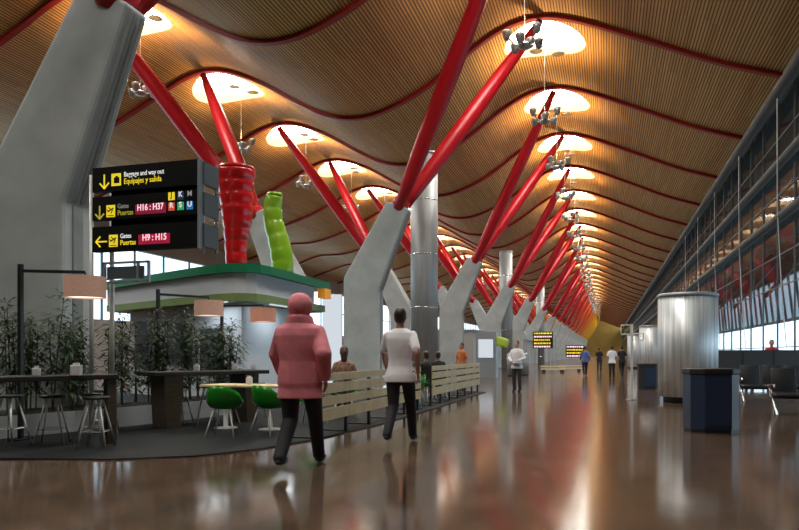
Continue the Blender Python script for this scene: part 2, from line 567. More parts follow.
# ------------------------------------------------------------ floor and walls
mb = MB(); mb.quad((-45, -26, 0), (7.6, -26, 0), (7.6, 400, 0), (-45, 400, 0)); struct(mb.obj('floor', 'floor'))
mb = MB(); mb.quad((7.6, -60, -0.3), (260, -60, -0.3), (260, 700, -0.3), (7.6, 700, -0.3)); struct(mb.obj('trim_1', 'apron'))
mb = MB(); mb.box((-16, 365, 9.5), (58, 0.5, 19)); struct(mb.obj('wall_back', 'wall_end'))
mb = MB(); mb.box((-16, -25.5, 9.5), (52, 0.4, 19)); struct(mb.obj('wall_front', 'wall_back'))
# left side: solid lower and upper wall with a long band of glazing between
mb = MB()
mb.box((-38, 168, 2.0), (0.4, 394, 4.0))
mb.box((-38, 168, 14.5), (0.4, 394, 9.0))
struct(mb.obj('wall_left', 'wall_back'))
mb = MB()
for i in range(95):
    mb.box((-37.9, -10 + 4 * i, 7), (0.12, 0.18, 6.2))
mb.box((-37.9, 176, 7.2), (0.1, 376, 0.12))
mb.box((-38, -2, 7), (0.4, 48, 6.2))  # unseen blank infill, added to stop daylight through the near left glazing
f = struct(mb.obj('window_%d' % wn, 'truss')); wn += 1
mb = MB(); mb.quad((-38, -30, 4), (-38, 364, 4), (-38, 364, 10), (-38, -30, 10)); mb.obj('window_pane', 'glass', f)

# right side: glass wall with vertical mullions and horizontal tubes
GX = 7.4
mb = MB()
for i in range(64):
    y = 2 + 3 * i
    mb.box((GX, y, 6.6), (0.07, 0.045, 13.2))
for z in (1.6, 4.3, 5.7, 8.4, 10.9):
    mb.box((GX, 170, z), (0.05, 390, 0.04))
mb.box((GX, 180, 0.1), (0.2, 370, 0.2))
f = struct(mb.obj('window_%d' % wn, 'truss')); wn += 1
mb = MB(); mb.quad((GX + 0.03, -30, 0), (GX + 0.03, 364, 0), (GX + 0.03, 364, 13.2), (GX + 0.03, -30, 13.2)); mb.obj('window_pane', 'glass', f)
struct(MB().tube([(GX - 0.35, -10, 12.45), (GX - 0.35, 360, 12.45)], 0.27, 14).obj('trim_2', 'truss', smooth=True))
struct(MB().tube([(GX - 0.2, -10, 9.55), (GX - 0.2, 360, 9.55)], 0.2, 14).obj('trim_3', 'truss', smooth=True))
struct(MB().tube([(GX - 0.2, -10, 7.2), (GX - 0.2, 360, 7.2)], 0.2, 14).obj('trim_4', 'truss', smooth=True))
# outside: dark sloping eave with a hanging fascia, frosted band below it, open sky strip at the bottom
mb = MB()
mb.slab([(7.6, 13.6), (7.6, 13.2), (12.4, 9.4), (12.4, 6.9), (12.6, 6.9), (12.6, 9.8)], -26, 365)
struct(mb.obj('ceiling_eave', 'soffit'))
mb = MB(); mb.quad((12.5, -26, 3.7), (12.5, 365, 3.7), (12.5, 365, 6.9), (12.5, -26, 6.9))
struct(mb.obj('window_%d' % wn, 'frosted')); wn += 1
mb = MB()
for i in range(190):
    y = -24 + 2 * i
    mb.tube([(12.4, y, 3.7), (12.4, y + 1.6, 6.9)], 0.09, 6)
mb.box((12.45, 170, 3.7), (0.16, 390, 0.2))
struct(mb.obj('trim_7', 'truss'))
mb = MB(); mb.box((7.75, -6.5, 6.6), (0.3, 39, 13.2)); struct(mb.obj('wall_right_blocker', 'wall_back'))  # unseen solid section, added to keep daylight off the foreground
# bracing struts of the outside eave
mb = MB()
for i in range(42):
    y = -6 + 9 * i
    mb.tube([(7.7, y, 4.2), (12.3, y + 3.5, 9.0)], 0.11, 8)
struct(mb.obj('trim_5', 'truss'))

# thin hanging cables in front of the glass
cab = None
for i, y in enumerate((17.2, 24.2, 33.2, 42.2, 51.2, 60.2, 69.2)):
    if cab is None:
        cab = MB().tube([(0.0, 0, 12.55), (0.0, 0, 11.5), (0.0, 0, 9.6), (0.02, 0, 7.2), (0.17, 0, 4.0), (0.36, 0, 1.6)], 0.022, 6).obj('suspension_cable', 'cable', loc=(7.0, y, 0))
        c = cab
    else:
        c = dup(cab, loc=(7.0, y, 0))
    tag(c, '%s pale vertical cable from the camera hanging before the dark glass wall' % ORD[i], 'cable', 'cables along the glass wall')

# ------------------------------------------------------------ concrete columns with red struts
def lerp(a, b, t): return a + (b - a) * t
def strut_colour(y):
    red, org, yel = (0.55, 0.006, 0.016), (0.72, 0.12, 0.01), (0.78, 0.42, 0.015)
    if y < 150: return red
    if y < 230: t = (y - 150) / 80; return tuple(lerp(a, b, t) for a, b in zip(red, org))
    t = min(1, (y - 230) / 60)
    return tuple(lerp(a, b, t) for a, b in zip(org, yel))
TREES = [10.6 + 18 * j for j in range(0, 19)]
def pylon_mesh(sg):
    # cross-section in x,z (sg = +1 leans right): upright block then a leaning tapering arm
    mb = MB()
    P = [(-0.82, 0), (0.68, 0), (0.68, 4.0), (1.98, 7.42), (1.05, 7.78), (-0.82, 4.55)]
    yth0, yth1 = 0.62, 0.42
    ths = [0.62, 0.36, 0.36, 0.30, 0.40, 0.60]
    a = [mb.bm.verts.new((x * sg, -t, z)) for (x, z), t in zip(P, ths)]
    b = [mb.bm.verts.new((x * sg, t, z)) for (x, z), t in zip(P, ths)]
    mb.bm.faces.new((a[0], a[1], a[2], a[5])); mb.bm.faces.new((a[5], a[2], a[3], a[4]))
    mb.bm.faces.new((b[0], b[5], b[2], b[1])); mb.bm.faces.new((b[5], b[4], b[3], b[2]))
    for k in range(6):
        mb.bm.faces.new((a[k], b[k], b[(k + 1) % 6], a[(k + 1) % 6]))
    bmesh.ops.recalc_face_normals(mb.bm, faces=mb.bm.faces[:])
    mb.bevel(0.07, 2)
    return mb
def groove_mesh(sg):
    mb = MB()
    # pale edge strips and a joint on the leaning flank
    mb.box((0.68 * sg, 0.0, 2.0), (0.06, 0.24, 4.0))
    mb.tube([(0.70 * sg, -0.10, 4.05), (1.95 * sg, -0.1, 7.3)], 0.05, 6)
    mb.tube([(0.70 * sg, 0.10, 4.05), (1.95 * sg, 0.1, 7.3)], 0.05, 6)
    return mb
py_me, gr_me, st_me = {}, {}, {}
def tree(x, y, sg, label, group):
    t = thing('steel_tree_column', label, 'column', (x, y, 0), 0, group)
    if sg not in py_me:
        o = pylon_mesh(sg).obj('concrete_pylon', 'concrete', t); py_me[sg] = o.data
        g = groove_mesh(sg).obj('edge_channel', 'concrete_groove', o); gr_me[sg] = g.data
    else:
        o = bpy.data.objects.new('concrete_pylon', py_me[sg]); COL.objects.link(o); o.parent = t
        g = bpy.data.objects.new('edge_channel', gr_me[sg]); COL.objects.link(g); g.parent = o
    crest = (CR if sg > 0 else CL)
    key = strut_colour(y)
    nm = 'strut_paint_%d' % int(y)
    m = mat(nm, key, 0.38)
    for dy in (-4.5, 4.5):
        a = Vector((1.52 * sg, 0.20 * (1 if dy > 0 else -1), 7.45))
        b = Vector((crest - x, dy, zroof(crest) - 0.34))
        pts, rs = [], []
        for k in range(11):
            u = k / 10
            pts.append(a.lerp(b, u))
            rs.append(0.225 + 0.165 * math.sin(PI * min(1, u * 1.05)) ** 0.8 - 0.05 * u if u < 0.97 else 0.17)
        MB().tube(pts, rs, 16).obj('strut', m, t, smooth=True)
    MB().tube([(1.47 * sg, 0, 7.48), (1.66 * sg, 0, 7.86)], [0.36, 0.36], 16).obj('collar', m, t, smooth=True)
    return t
XR, XL = -9.95, -13.65
for j, y in enumerate(TREES):
    if j == 0: lab = 'huge shaded concrete column at the left edge with red collar at the very top'
    elif j == 1: lab = 'pale concrete column behind the person in white, two long red struts rising to the right'
    elif j < 8: lab = 'right-leaning concrete column with red struts, %s in its receding row' % ORD[j]
    else: lab = 'distant right-leaning column whose struts turn from red towards orange and yellow'
    tree(XR, y, 1, lab, 'concrete columns leaning right')
    if j == 0: continue
    if j == 1: lab = 'left-leaning column behind red chilli sculpture, red struts rising up to the left'
    elif j < 6: lab = 'left-leaning concrete column with red struts, %s in the far row' % ORD[j - 1]
    else: lab = 'distant left-leaning column with struts half hidden in the row of columns'
    tree(XL, y, -1, lab, 'concrete columns leaning left')

# ------------------------------------------------------------ hanging luminaires
def luminaire():
    t = thing('hanging_luminaire', '', 'lamp', (0, 0, 0), 0, 'spotlight clusters under the roof lights')
    h = MB(); h.lathe([(0.05, -0.12), (0.3, -0.08), (0.34, 0.0), (0.3, 0.08), (0.05, 0.12)], (0, 0, 0), 16); h.obj('hub', 'lum', t, True)
    for k in range(6):
        a = 2 * PI * k / 6 + 0.3
        up = 0.42 if k % 2 else 0.12
        L = 0.95 if k % 2 else 0.75
        e = (L * math.cos(a), L * math.sin(a), up)
        arm = MB().tube([(0.25 * math.cos(a), 0.25 * math.sin(a), 0), (0.6 * e[0], 0.6 * e[1], 0.05), e], 0.035, 6).obj('arm', 'lum', t)
        hd = MB()
        hd.lathe([(0.09, -0.22), (0.17, -0.16), (0.22, 0.0), (0.24, 0.12), (0.2, 0.14)], e, 14)
        hd.obj('spotlight_head', 'lum', arm, True)
    for (x, y) in ((-0.5, 0.2), (0.6, 0.35)):
        MB().lathe([(0.42, -0.01), (0.45, 0.0), (0.42, 0.02)], (x * 1.5, y * 2 - 0.9, 3.35), 24).obj('reflector_disc', 'disc', t, True)
    MB().tube([(0, 0, 0.1), (0, 0, 4.3)], 0.012, 5).obj('hanging_cable', 'cable', t)
    MB().tube([(-0.75, -0.9 + 0.4, 3.35), (-0.6, -0.5, 4.2)], 0.010, 4).obj('disc_cable', 'cable', t)
    MB().tube([(0.9, -0.2, 3.35), (0.7, -0.2, 4.2)], 0.010, 4).obj('disc_cable', 'cable', t)
    return t
lum0 = luminaire()
ld = bpy.data.lights.new('uplight', 'SPOT')
ld.energy = LAMP_W
ld.color = (1.0, 0.56, 0.22)
ld.spot_size = math.radians(150)
ld.spot_blend = 1.0
ld.shadow_soft_size = 0.25
def add_up(t):
    l = bpy.data.objects.new('uplight', ld)
    COL.objects.link(l)
    l.parent = t
    l.location = (0, 0.1, 0.55)
    l.rotation_euler = (PI, 0, 0)
used = False
for side, cx in (('right', CR), ('left', CL)):
    for k, y0 in enumerate(RIBS[:26]):
        if y0 < 20: continue
        i = int(round((y0 - RIB0) / BAY))
        where = 'right-hand' if side == 'right' else 'left-hand'
        if side == 'right' and i == 0: lab = 'grey spotlight cluster silhouetted against the largest round roof light, upper right'
        elif side == 'left' and i == 0: lab = 'grey spotlight cluster hanging beside the concrete column, left of the red strut'
        elif side == 'left' and i == 1: lab = 'grey spotlight cluster hanging just right of the red chilli sculpture top'
        elif side == 'left' and i == 2: lab = 'grey spotlight cluster hanging above and right of the green chilli sculpture'
        elif i < 9: lab = '%s spotlight cluster from the camera along the %s vault crest' % (ORD[i], where)
        else: lab = 'tiny distant spotlight cluster far along the %s vault crest' % where
        loc = (cx + (0.0 if side == 'right' else 0.8), y0 + SK_DY, 12.95)
        if not used:
            t = lum0; t.location = loc; t['label'] = lab; used = True
        else:
            t = dup(lum0, loc=loc, label=lab, rz=0.0)
        t.scale = (0.72, 0.72, 1)
        t.rotation_euler = (0, 0, 0.37 * i + (0.5 if side == 'left' else 0))
        if i < 26: add_up(t)

# ------------------------------------------------------------ cylinders, duct columns
def duct_column(x, y, h, r, label):
    t = thing('air_duct_column', label, 'column', (x, y, 0), 0, 'tall steel duct columns')
    MB().lathe([(r, 0), (r, h)], seg=40).obj('shaft', 'steel', t, True)
    k = 0
    for z in (0.9, 3.55, 6.1, 8.7):
        if z < h - 0.3:
            MB().lathe([(r + 0.005, z - 0.02), (r + 0.02, z), (r + 0.005, z + 0.02)], seg=40, cap=False).obj('joint_ring', 'chrome', t, True)
    MB().lathe([(r + 0.03, h - 0.12), (r + 0.03, h), (r - 0.1, h + 0.02)], seg=40).obj('top_rim', 'alu', t, True)
duct_column(-8.45, 32.9, 11.0, 0.66, 'tall silver duct column with joint rings behind the slatted barrier')
duct_column(-9.1, 66.5, 11.0, 0.62, 'smaller distant silver duct column between right-leaning concrete columns')
duct_column(-9.1, 102.5, 11.0, 0.62, 'farthest thin silver duct column among the receding red struts')

def air_totem(x, y, h, r, label):
    t = thing('air_diffuser', label, 'air vent', (x, y, 0), 0, 'silver cylindrical air diffusers')
    MB().lathe([(r * 0.82, 0.0), (r * 0.82, 0.16)], seg=40).obj('plinth', 'bin_black', t, True)
    MB().lathe([(r, 0.16), (r, h - 0.08)], seg=48).obj('perforated_drum', 'perforated', t, True)
    MB().lathe([(r + 0.02, h - 0.1), (r + 0.025, h - 0.03), (r - 0.03, h)], seg=48).obj('top_rim', 'steel', t, True)
air_totem(2.12, 20.4, 2.93, 0.76, 'largest silver perforated cylinder behind the navy bin')
air_totem(2.73, 45.8, 3.05, 0.76, 'middle silver cylinder, second from the camera along the concourse')
air_totem(2.6, 66.0, 3.05, 0.76, 'smallest silver cylinder partly hidden behind the second one')

# bins
def bin_(x, y, w, h, label, rz, body):
    t = thing('litter_bin', label, 'bin', (x, y, 0), rz, 'dark litter bins')
    q = w / 2
    oct_ = [(-q, -q * 0.5), (-q * 0.55, -q * 0.9), (q * 0.55, -q * 0.9), (q, -q * 0.5), (q, q * 0.5), (q * 0.55, q * 0.9), (-q * 0.55, q * 0.9), (-q, q * 0.5)]
    MB().prism([(a * 0.97, b * 0.97) for a, b in oct_], 0.0, 0.06).obj('base', 'bin_black', t)
    MB().prism(oct_, 0.06, h - 0.10).obj('bin_body', body, t)
    MB().prism([(a * 1.04, b * 1.04) for a, b in oct_], h - 0.10, h).bevel(0.02, 2).obj('lid', 'bin_black', t)
    MB().prism([(-q * 0.5, -q * 0.93), (q * 0.5, -q * 0.93), (q * 0.5, -q * 0.9), (-q * 0.5, -q * 0.9)], 0.12, h - 0.16).obj('front_panel', 'bin_blue', t)
    MB().box((q * 0.98, 0, h * 0.5), (0.03, q * 0.8, h * 0.7)).obj('side_panel', 'bin_black', t)
bin_(1.68, 12.75, 0.78, 1.06, 'navy and black litter bin in front of the big silver cylinder', 0.22, 'bin_blue')
bin_(1.5, 27.4, 0.74, 0.95, 'smaller black litter bin beside the second silver cylinder', 0.1, 'bin_black')

# thin sign post with two small frames on top
t = thing('sign_post', 'thin pale post with two small frame signs on top near the cylinders', 'sign', (0.70, 20.85, 0))
MB().tube([(0, 0, 0.02), (0, 0, 2.14)], 0.035, 10).obj('post', 'cable', t)
MB().lathe([(0.16, 0), (0.16, 0.02), (0.04, 0.03)], seg=20).obj('base_plate', 'alu', t)
def frame(mb, x0, x1, z0, z1, r=0.018):
    for p, q in (((x0, z0), (x1, z0)), ((x1, z0), (x1, z1)), ((x1, z1), (x0, z1)), ((x0, z1), (x0, z0))):
        mb.tube([(p[0], 0, p[1]), (q[0], 0, q[1])], r, 6)
    return mb
fr = frame(MB(), -0.29, -0.03, 1.86, 2.12).obj('sign_frame', 'cable', t)
fr = frame(MB(), 0.03, 0.31, 1.70, 1.88).obj('sign_frame', 'cable', t)

# ------------------------------------------------------------ cafe platform, planter, kiosk
edge = [(-16, 7.2), (-12, 6.8), (-9, 6.78), (-7.6, 6.8), (-6.78, 6.95), (-5.8, 7.2), (-4.95, 7.75), (-4.5, 8.6), (-4.2, 9.8), (-3.98, 12), (-3.9, 16), (-3.9, 23.6), (-7, 24), (-16, 24)]
struct(MB().prism(edge, 0.0, 0.02).obj('trim_6', 'mat_floor'))

pl = [(-8.9, 8.0), (-8.45, 9.4), (-8.1, 10.7), (-7.75, 12.2), (-7.6, 14.2)]
poly = pl + [(x - 1.0, y + 0.1) for x, y in pl[::-1]]
t = thing('planter_wall', 'low pale grey planter wall behind the bar tables, holding the bamboo', 'planter')
MB().prism(poly, 0.02, 0.36).obj('planter_box', 'planter', t)
cx_ = sum(p[0] for p in poly) / len(poly); cy_ = sum(p[1] for p in poly) / len(poly)
MB().prism([(cx_ + (x - cx_) * 0.92, cy_ + (y - cy_) * 0.97) for x, y in poly], 0.36, 0.38).obj('soil', 'soil', t)

def bamboo(seed, h):
    rnd = random.Random(seed)
    st, lf = MB(), MB()
    for s in range(4):
        x, y = rnd.uniform(-.16, .16), rnd.uniform(-.16, .16)
        hh = h * rnd.uniform(0.75, 1.0)
        dx, dy = rnd.uniform(-.18, .18), rnd.uniform(-.18, .18)
        st.tube([(x, y, 0), (x + dx * .4, y + dy * .4, hh * .5), (x + dx, y + dy, hh)], [0.013, 0.011, 0.005], 6)
        n = 13
        for k in range(n):
            u = 0.22 + 0.78 * k / (n - 1)
            bx, by, bz = x + dx * u * u, y + dy * u * u, hh * u
            for q in range(8):
                a = rnd.uniform(0, 2 * PI)
                off = rnd.uniform(0.0, 0.16)
                L = rnd.uniform(.16, .34); w = rnd.uniform(.016, .028)
                d = Vector((math.cos(a), math.sin(a), rnd.uniform(-.5, .55))); d.normalize()
                sd = d.cross(Vector((0, 0, 1))); sd.normalize()
                p0 = Vector((bx, by, bz)) + d * off
                pm = p0 + d * L * .5 + Vector((0, 0, .01)); pe = p0 + d * L + Vector((0, 0, -.05))
                v = [lf.bm.verts.new(p) for p in (p0, pm + sd * w, pe, pm - sd * w)]
                lf.bm.faces.new(v)
                if off > 0.05:
                    st.tube([(bx, by, bz), p0], 0.003, 3)
    return st, lf
protos = []
spots = [(-8.98, 8.75, 1.75), (-9.25, 9.4, 1.65), (-8.75, 9.6, 1.9), (-8.95, 10.3, 1.5), (-8.55, 10.7, 1.7), (-8.75, 11.3, 1.55), (-8.3, 11.6, 1.75), (-8.5, 12.2, 1.6),
         (-8.1, 12.4, 1.85), (-8.35, 12.9, 1.6), (-8.05, 13.3, 1.7), (-8.1, 13.9, 1.55), (-9.15, 8.3, 1.8), (-8.3, 14.0, 1.75)]
names = ['behind the hanging lamp shade at left', 'left of the sign poles in the deepest shade', 'just left of the two silver sign poles', 'right behind the silver sign poles',
         'between the sign poles and the second lamp post', 'left of the second lamp post, low', 'in front of the second lamp post foot', 'behind the second lamp post',
         'under the second lamp arm', 'below the middle lamp shade, rear', 'below the middle lamp shade, front', 'at the right end of the planter', 'farthest left near the concrete column',
         'at the planter end near the white kiosk wall']
for i, (x, y, h) in enumerate(spots):
    lab = 'dark feathery bamboo plant %s' % names[i]
    if i < 3:
        t = thing('bamboo_plant', lab, 'plant', (x, y, 0.38), 0, 'bamboo plants in the cafe planter')
        st, lf = bamboo(i, 1.75)
        st.obj('cane', 'cane', t); lf.obj('foliage', 'leaf', t)
        protos.append(t)
    else:
        t = dup(protos[i % 3], loc=(x, y, 0.38), rz=i * 1.3, label=lab)
    t.scale = (1, 1, h / 1.75)

# kiosk
def arc_pts(c, r, a0, a1, n):
    return [(c[0] + r * math.cos(a0 + (a1 - a0) * i / n), c[1] + r * math.sin(a0 + (a1 - a0) * i / n)) for i in range(n + 1)]
roof = [(-15.6, 18.9), (-12.75, 17.45)] + [(-10.3, 16.2), (-9.6, 15.9), (-9.1, 15.82), (-8.75, 15.95), (-8.52, 16.25), (-8.45, 16.7), (-8.5, 18.2), (-8.58, 21.1), (-9.0, 21.6), (-15.6, 22.6)]
def inset(poly, d):
    n = len(poly); out = []
    for i in range(n):
        p0, p1, p2 = Vector(poly[i - 1]), Vector(poly[i]), Vector(poly[(i + 1) % n])
        e1 = (p1 - p0).normalized(); e2 = (p2 - p1).normalized()
        n1 = Vector((-e1.y, e1.x)); n2 = Vector((-e2.y, e2.x))
        b = n1 + n2
        b = b / max(0.3, b.length_squared / 2) if b.length > 0.01 else n1
        q = p1 + b * d
        out.append((q.x, q.y))
    return out
t = thing('food_kiosk', 'white cafe kiosk with rounded fascia and green roof edge', 'kiosk')
MB().prism(roof, 3.38, 3.60).obj('roof_edge', 'green_band', t)
fas = inset(roof, 0.16)
fas = [(x, min(y, 20.2)) if x > -9.5 else (x, y) for x, y in fas]
MB().prism(fas, 2.86, 3.38).obj('fascia', 'white_panel', t)
MB().prism(inset(roof, 0.14), 2.66, 2.86).obj('lower_band', 'olive_band', t)
wl = inset(roof, 0.75)
MB().prism(wl, 0.02, 2.66).obj('kiosk_wall', 'white_panel', t)
sh = MB()
d = (Vector((-10.3, 16.2)) - Vector((-12.75, 17.45))).normalized(); nn = Vector((-d.y, d.x))
sb = []
for k, (u, w_, z0, z1) in enumerate(((0.5, 1.3, 1.0, 2.2), (2.2, 1.0, 0.9, 2.0), (-1.6, 1.3, 0.9, 2.3))):
    c = Vector((-12.75, 17.45)) + d * u + nn * 0.72
    o = MB().box((c.x, c.y, (z0 + z1) / 2), (w_, 0.12, z1 - z0), rz=math.atan2(d.y, d.x)).obj('wall_display', 'kiosk_dark', t)
MB().box((-8.62, 20.75, 3.22), (0.25, 0.5, 0.3)).obj('orange_panel', 'orange_sign', t)
# strip lights under the overhang wash the kiosk wall
for (x, y, rz) in ((-8.72, 17.9, PI / 2), (-10.0, 16.35, -0.46)):
    MB().box((x, y, 2.645), (1.4, 0.08, 0.03), rz=rz).obj('strip_light', 'lightbox', t)
    la = bpy.data.lights.new('strip_light_glow', 'AREA'); la.shape = 'RECTANGLE'; la.size = 1.4; la.size_y = 0.1
    la.energy = 14; la.color = (0.85, 0.93, 1.0)
    lo = bpy.data.objects.new('strip_light_glow', la); COL.objects.link(lo); lo.location = (x, y, 2.6); lo.rotation_euler = (0, 0, rz); lo.parent = t

# chilli sculptures on the roof
def chilli(name, label, path, rads, m, cat, loc):
    t = thing(name, label, cat, loc, 0)
    pts, rs = [], []
    for i in range(len(path) - 1):
        a, b = Vector(path[i]), Vector(path[i + 1])
        # bulging segment with a crease at each end
        for k in range(6):
            u = k / 6
            pts.append(a.lerp(b, u))
            rs.append(lerp(rads[i], rads[i + 1], u) * (0.965 + 0.045 * math.sin(PI * u) + 0.03 * u))
    pts.append(Vector(path[-1])); rs.append(rads[-1] * 0.96)
    MB().tube(pts, rs, 32).obj('segmented_body', m, t, True)
    a = Vector(path[-1])
    MB().lathe([(rads[-1] * 0.98, -0.02), (rads[-1] * 1.0, 0.03), (rads[-1] * 0.9, 0.08)], a, 32).obj('top_cap', m, t, True)
    MB().lathe([(rads[0] * 1.15, 0), (rads[0] * 1.1, 0.04)], (0, 0, 0), 24).obj('base_ring', 'green_band', t)
zs = [0.02 + 2.5 * i / 8 for i in range(9)]
rr = [0.27, 0.275, 0.29, 0.34, 0.39, 0.41, 0.44, 0.47, 0.505]
xo = [0.02, 0.0, -0.0, 0.02, 0.04, 0.03, 0.0, -0.01, 0.0]
chilli('chilli_sculpture', 'giant glossy red segmented chilli sculpture standing on the kiosk roof', [(xo[i], 0, zs[i]) for i in range(9)], rr, 'red_pepper', 'sculpture', (-9.30, 16.38, 3.60))
zs = [0.0, 0.35, 0.72, 1.1, 1.5, 1.9, 2.25]
xo = [0.03, 0.02, -0.03, -0.14, -0.27, -0.3, -0.23]
rr = [0.3, 0.31, 0.31, 0.29, 0.28, 0.26, 0.235]
chilli('chilli_sculpture', 'giant bright green bent chilli sculpture standing on the kiosk roof', [(xo[i], 0, zs[i]) for i in range(7)], rr, 'green_pepper', 'sculpture', (-8.92, 18.3, 3.60))

# ------------------------------------------------------------ direction sign
def text_mesh(body, size, m, parent, loc, name='sign_text', align='LEFT', bold=0.0, spacing=1.0, xs=1.0):
    cu = bpy.data.curves.new(name, 'FONT')
    cu.body = body; cu.size = size; cu.align_x = align; cu.align_y = 'BOTTOM'
    cu.extrude = 0.002; cu.offset = bold; cu.space_character = spacing
    tmp = bpy.data.objects.new('tmp', cu)
    COL.objects.link(tmp)
    bpy.context.view_layer.update()
    dg = bpy.context.evaluated_depsgraph_get()
    me = bpy.data.meshes.new_from_object(tmp.evaluated_get(dg))
    bpy.data.objects.remove(tmp)
    bpy.data.curves.remove(cu)
    me.name = name
    me.materials.clear(); me.materials.append(M[m])
    me.transform(Matrix.Rotation(PI / 2, 4, 'X') @ Matrix.Diagonal((xs, 1, 1, 1)))
    o = bpy.data.objects.new(name, me)
    COL.objects.link(o); o.parent = parent; o.location = loc
    return o
SX, SY = -8.09, 9.6
srz = 0.0
sign = thing('direction_sign', 'tall black airport direction sign with three panels on silver poles', 'sign', (SX, SY, 0), srz)
SW = 1.97
def panel(z0, z1):
    return MB().box((SW / 2, 0.05, (z0 + z1) / 2), (SW, 0.10, z1 - z0)).obj('sign_panel', 'sign_black', sign)
p1 = panel(3.95, 4.35); p2 = panel(3.49, 3.87); p3 = panel(2.97, 3.38)
MB().box((SW / 2 + 0.15, 0.10, 3.66), (SW - 0.32, 0.06, 1.3)).obj('back_core', 'sign_black', sign)
def arrow(parent, x, z, s, ang, m):
    mb = MB()
    mb.box((0, 0, 0.0), (0.026 * s, 0.006, 0.24 * s))
    for sg in (-1, 1):
        mb.box((sg * 0.045 * s, 0, -0.075 * s), (0.026 * s, 0.006, 0.14 * s), ry=sg * PI / 4)
    for v in mb.bm.verts:
        v.co = Matrix.Rotation(ang, 3, 'Y') @ v.co
    return mb.obj('arrow_symbol', m, parent, loc=(x, -0.004, z))
def plane_sym(parent, x, z, m_tile):
    tl = MB().box((0, 0, 0), (0.165, 0.006, 0.195)).obj('plane_tile', m_tile, parent, loc=(x, -0.004, z))
    mb = MB()
    mb.box((0.0, -0.004, 0.018), (0.125, 0.004, 0.022), ry=-0.45)
    mb.box((-0.014, -0.004, 0.042), (0.016, 0.004, 0.07), ry=-0.9)
    mb.box((0.024, -0.004, -0.012), (0.016, 0.004, 0.07), ry=0.5)
    mb.box((-0.056, -0.004, 0.012), (0.014, 0.004, 0.045), ry=-0.6)
    mb.box((0.0, -0.004, -0.075), (0.12, 0.004, 0.012))
    mb.obj('plane_symbol', 'sign_black', tl)
def case_sym(parent, x, z, m_tile):
    tl = MB().box((0, 0, 0), (0.18, 0.006, 0.20)).obj('baggage_tile', m_tile, parent, loc=(x, -0.004, z))
    MB().box((0.012, -0.004, -0.012), (0.105, 0.004, 0.095)).box((0.012, -0.004, 0.045), (0.045, 0.004, 0.03)).obj('suitcase_symbol', 'sign_black', tl)
# panel one
z = 4.125
arrow(p1, 0.235, z - 0.01, 0.95, 0, 'sym_yellow'); case_sym(p1, 0.465, z + 0.005, 'sym_yellow')
text_mesh('Baggage and way out', 0.112, 'sym_white', p1, (0.61, -0.004, z + 0.02), bold=0.0005, xs=0.80)
text_mesh('Equipajes y salida', 0.125, 'sym_yellow', p1, (0.61, -0.004, z - 0.10), bold=0.0005, xs=0.82)
# panel two
z = 3.625
arrow(p2, 0.145, z - 0.01, 0.9, 0, 'sym_dimyellow'); plane_sym(p2, 0.36, z, 'sym_yellow')
text_mesh('Gates', 0.105, 'sym_grey', p2, (0.49, -0.004, z + 0.015), xs=0.86)
text_mesh('Puertas', 0.118, 'sym_dimyellow', p2, (0.49, -0.004, z - 0.10), xs=0.84)
b = MB().box((0.27, 0, 0), (0.57, 0.006, 0.16)).obj('gate_display', 'led_darkred', p2, loc=(0.845, -0.004, z - 0.005))
text_mesh('H16 : H37', 0.145, 'sym_pink', b, (0.02, -0.005, -0.048), 'gate_code', bold=0.002, xs=0.80)
for k, (ch, tm, cm, row) in enumerate((('J', 'sym_yellow', 'sign_black', 1), ('K', 'tile_navy', 'sym_white', 1), ('M', 'sign_black', 'sym_grey', 1),
                                       ('R', 'tile_orange', 'sym_white', 0), ('S', 'tile_green', 'sym_white', 0), ('U', 'tile_blue', 'sym_white', 0))):
    x = 1.50 + 0.165 * (k % 3)
    tl = MB().box((0, 0, 0), (0.115, 0.006, 0.125)).obj('terminal_tile', tm, p2, loc=(x, -0.004, z + 0.005 + 0.165 * row))
    text_mesh(ch, 0.12, cm, tl, (0, -0.005, -0.042), 'terminal_letter', 'CENTER', bold=0.002, xs=0.95)
# panel three
z = 3.14
arrow(p3, 0.18, z - 0.005, 0.9, PI / 2, 'sym_yellow'); plane_sym(p3, 0.41, z, 'sym_yellow')
text_mesh('Gates', 0.105, 'sym_white', p3, (0.54, -0.004, z + 0.015), bold=0.001, xs=0.86)
text_mesh('Puertas', 0.118, 'sym_yellow', p3, (0.54, -0.004, z - 0.10), bold=0.001, xs=0.84)
b = MB().box((0.27, 0, 0), (0.58, 0.006, 0.16)).obj('gate_display', 'led_red', p3, loc=(0.91, -0.004, z - 0.005))
text_mesh('H9 : H15', 0.145, 'sym_pink', b, (0.05, -0.005, -0.048), 'gate_code', bold=0.002, xs=0.84)
# poles, side panels and lower frame
dv = Vector((math.cos(srz), math.sin(srz)))
lv = lambda wx, wy: (Matrix.Rotation(-srz, 3, 'Z') @ Vector((wx - SX, wy - SY, 0)))
for (x, y, z0, z1, r) in ((-0.06, 0.05, 0.02, 4.25, 0.035), (0.22, 0.2, 0.02, 4.1, 0.04), (SW - 0.02, 0.18, 2.9, 4.3, 0.03)):
    MB().tube([(x, y, z0), (x, y, z1)], r, 12).obj('pole', 'cable', sign, True)
MB().box((SW + 0.012, 0.05, 3.66), (0.024, 0.12, 1.4)).obj('edge_profile', 'alu', sign)
q = lv(SX + SW + 0.02, 10.12)
for (z0, z1) in ((3.98, 4.33), (3.50, 3.85), (3.0, 3.36)):
    a = Vector((SW + 0.02, 0.1, 0)); c = (a + q) / 2; L = (q - a).length
    MB().box((c.x, c.y, (z0 + z1) / 2), (L, 0.08, z1 - z0), rz=math.atan2(q.y - a.y, q.x - a.x)).obj('side_panel', 'sign_grey', sign)
MB().box((q.x, q.y, 3.66), (0.03, 0.05, 1.45)).obj('corner_profile', 'alu', sign)
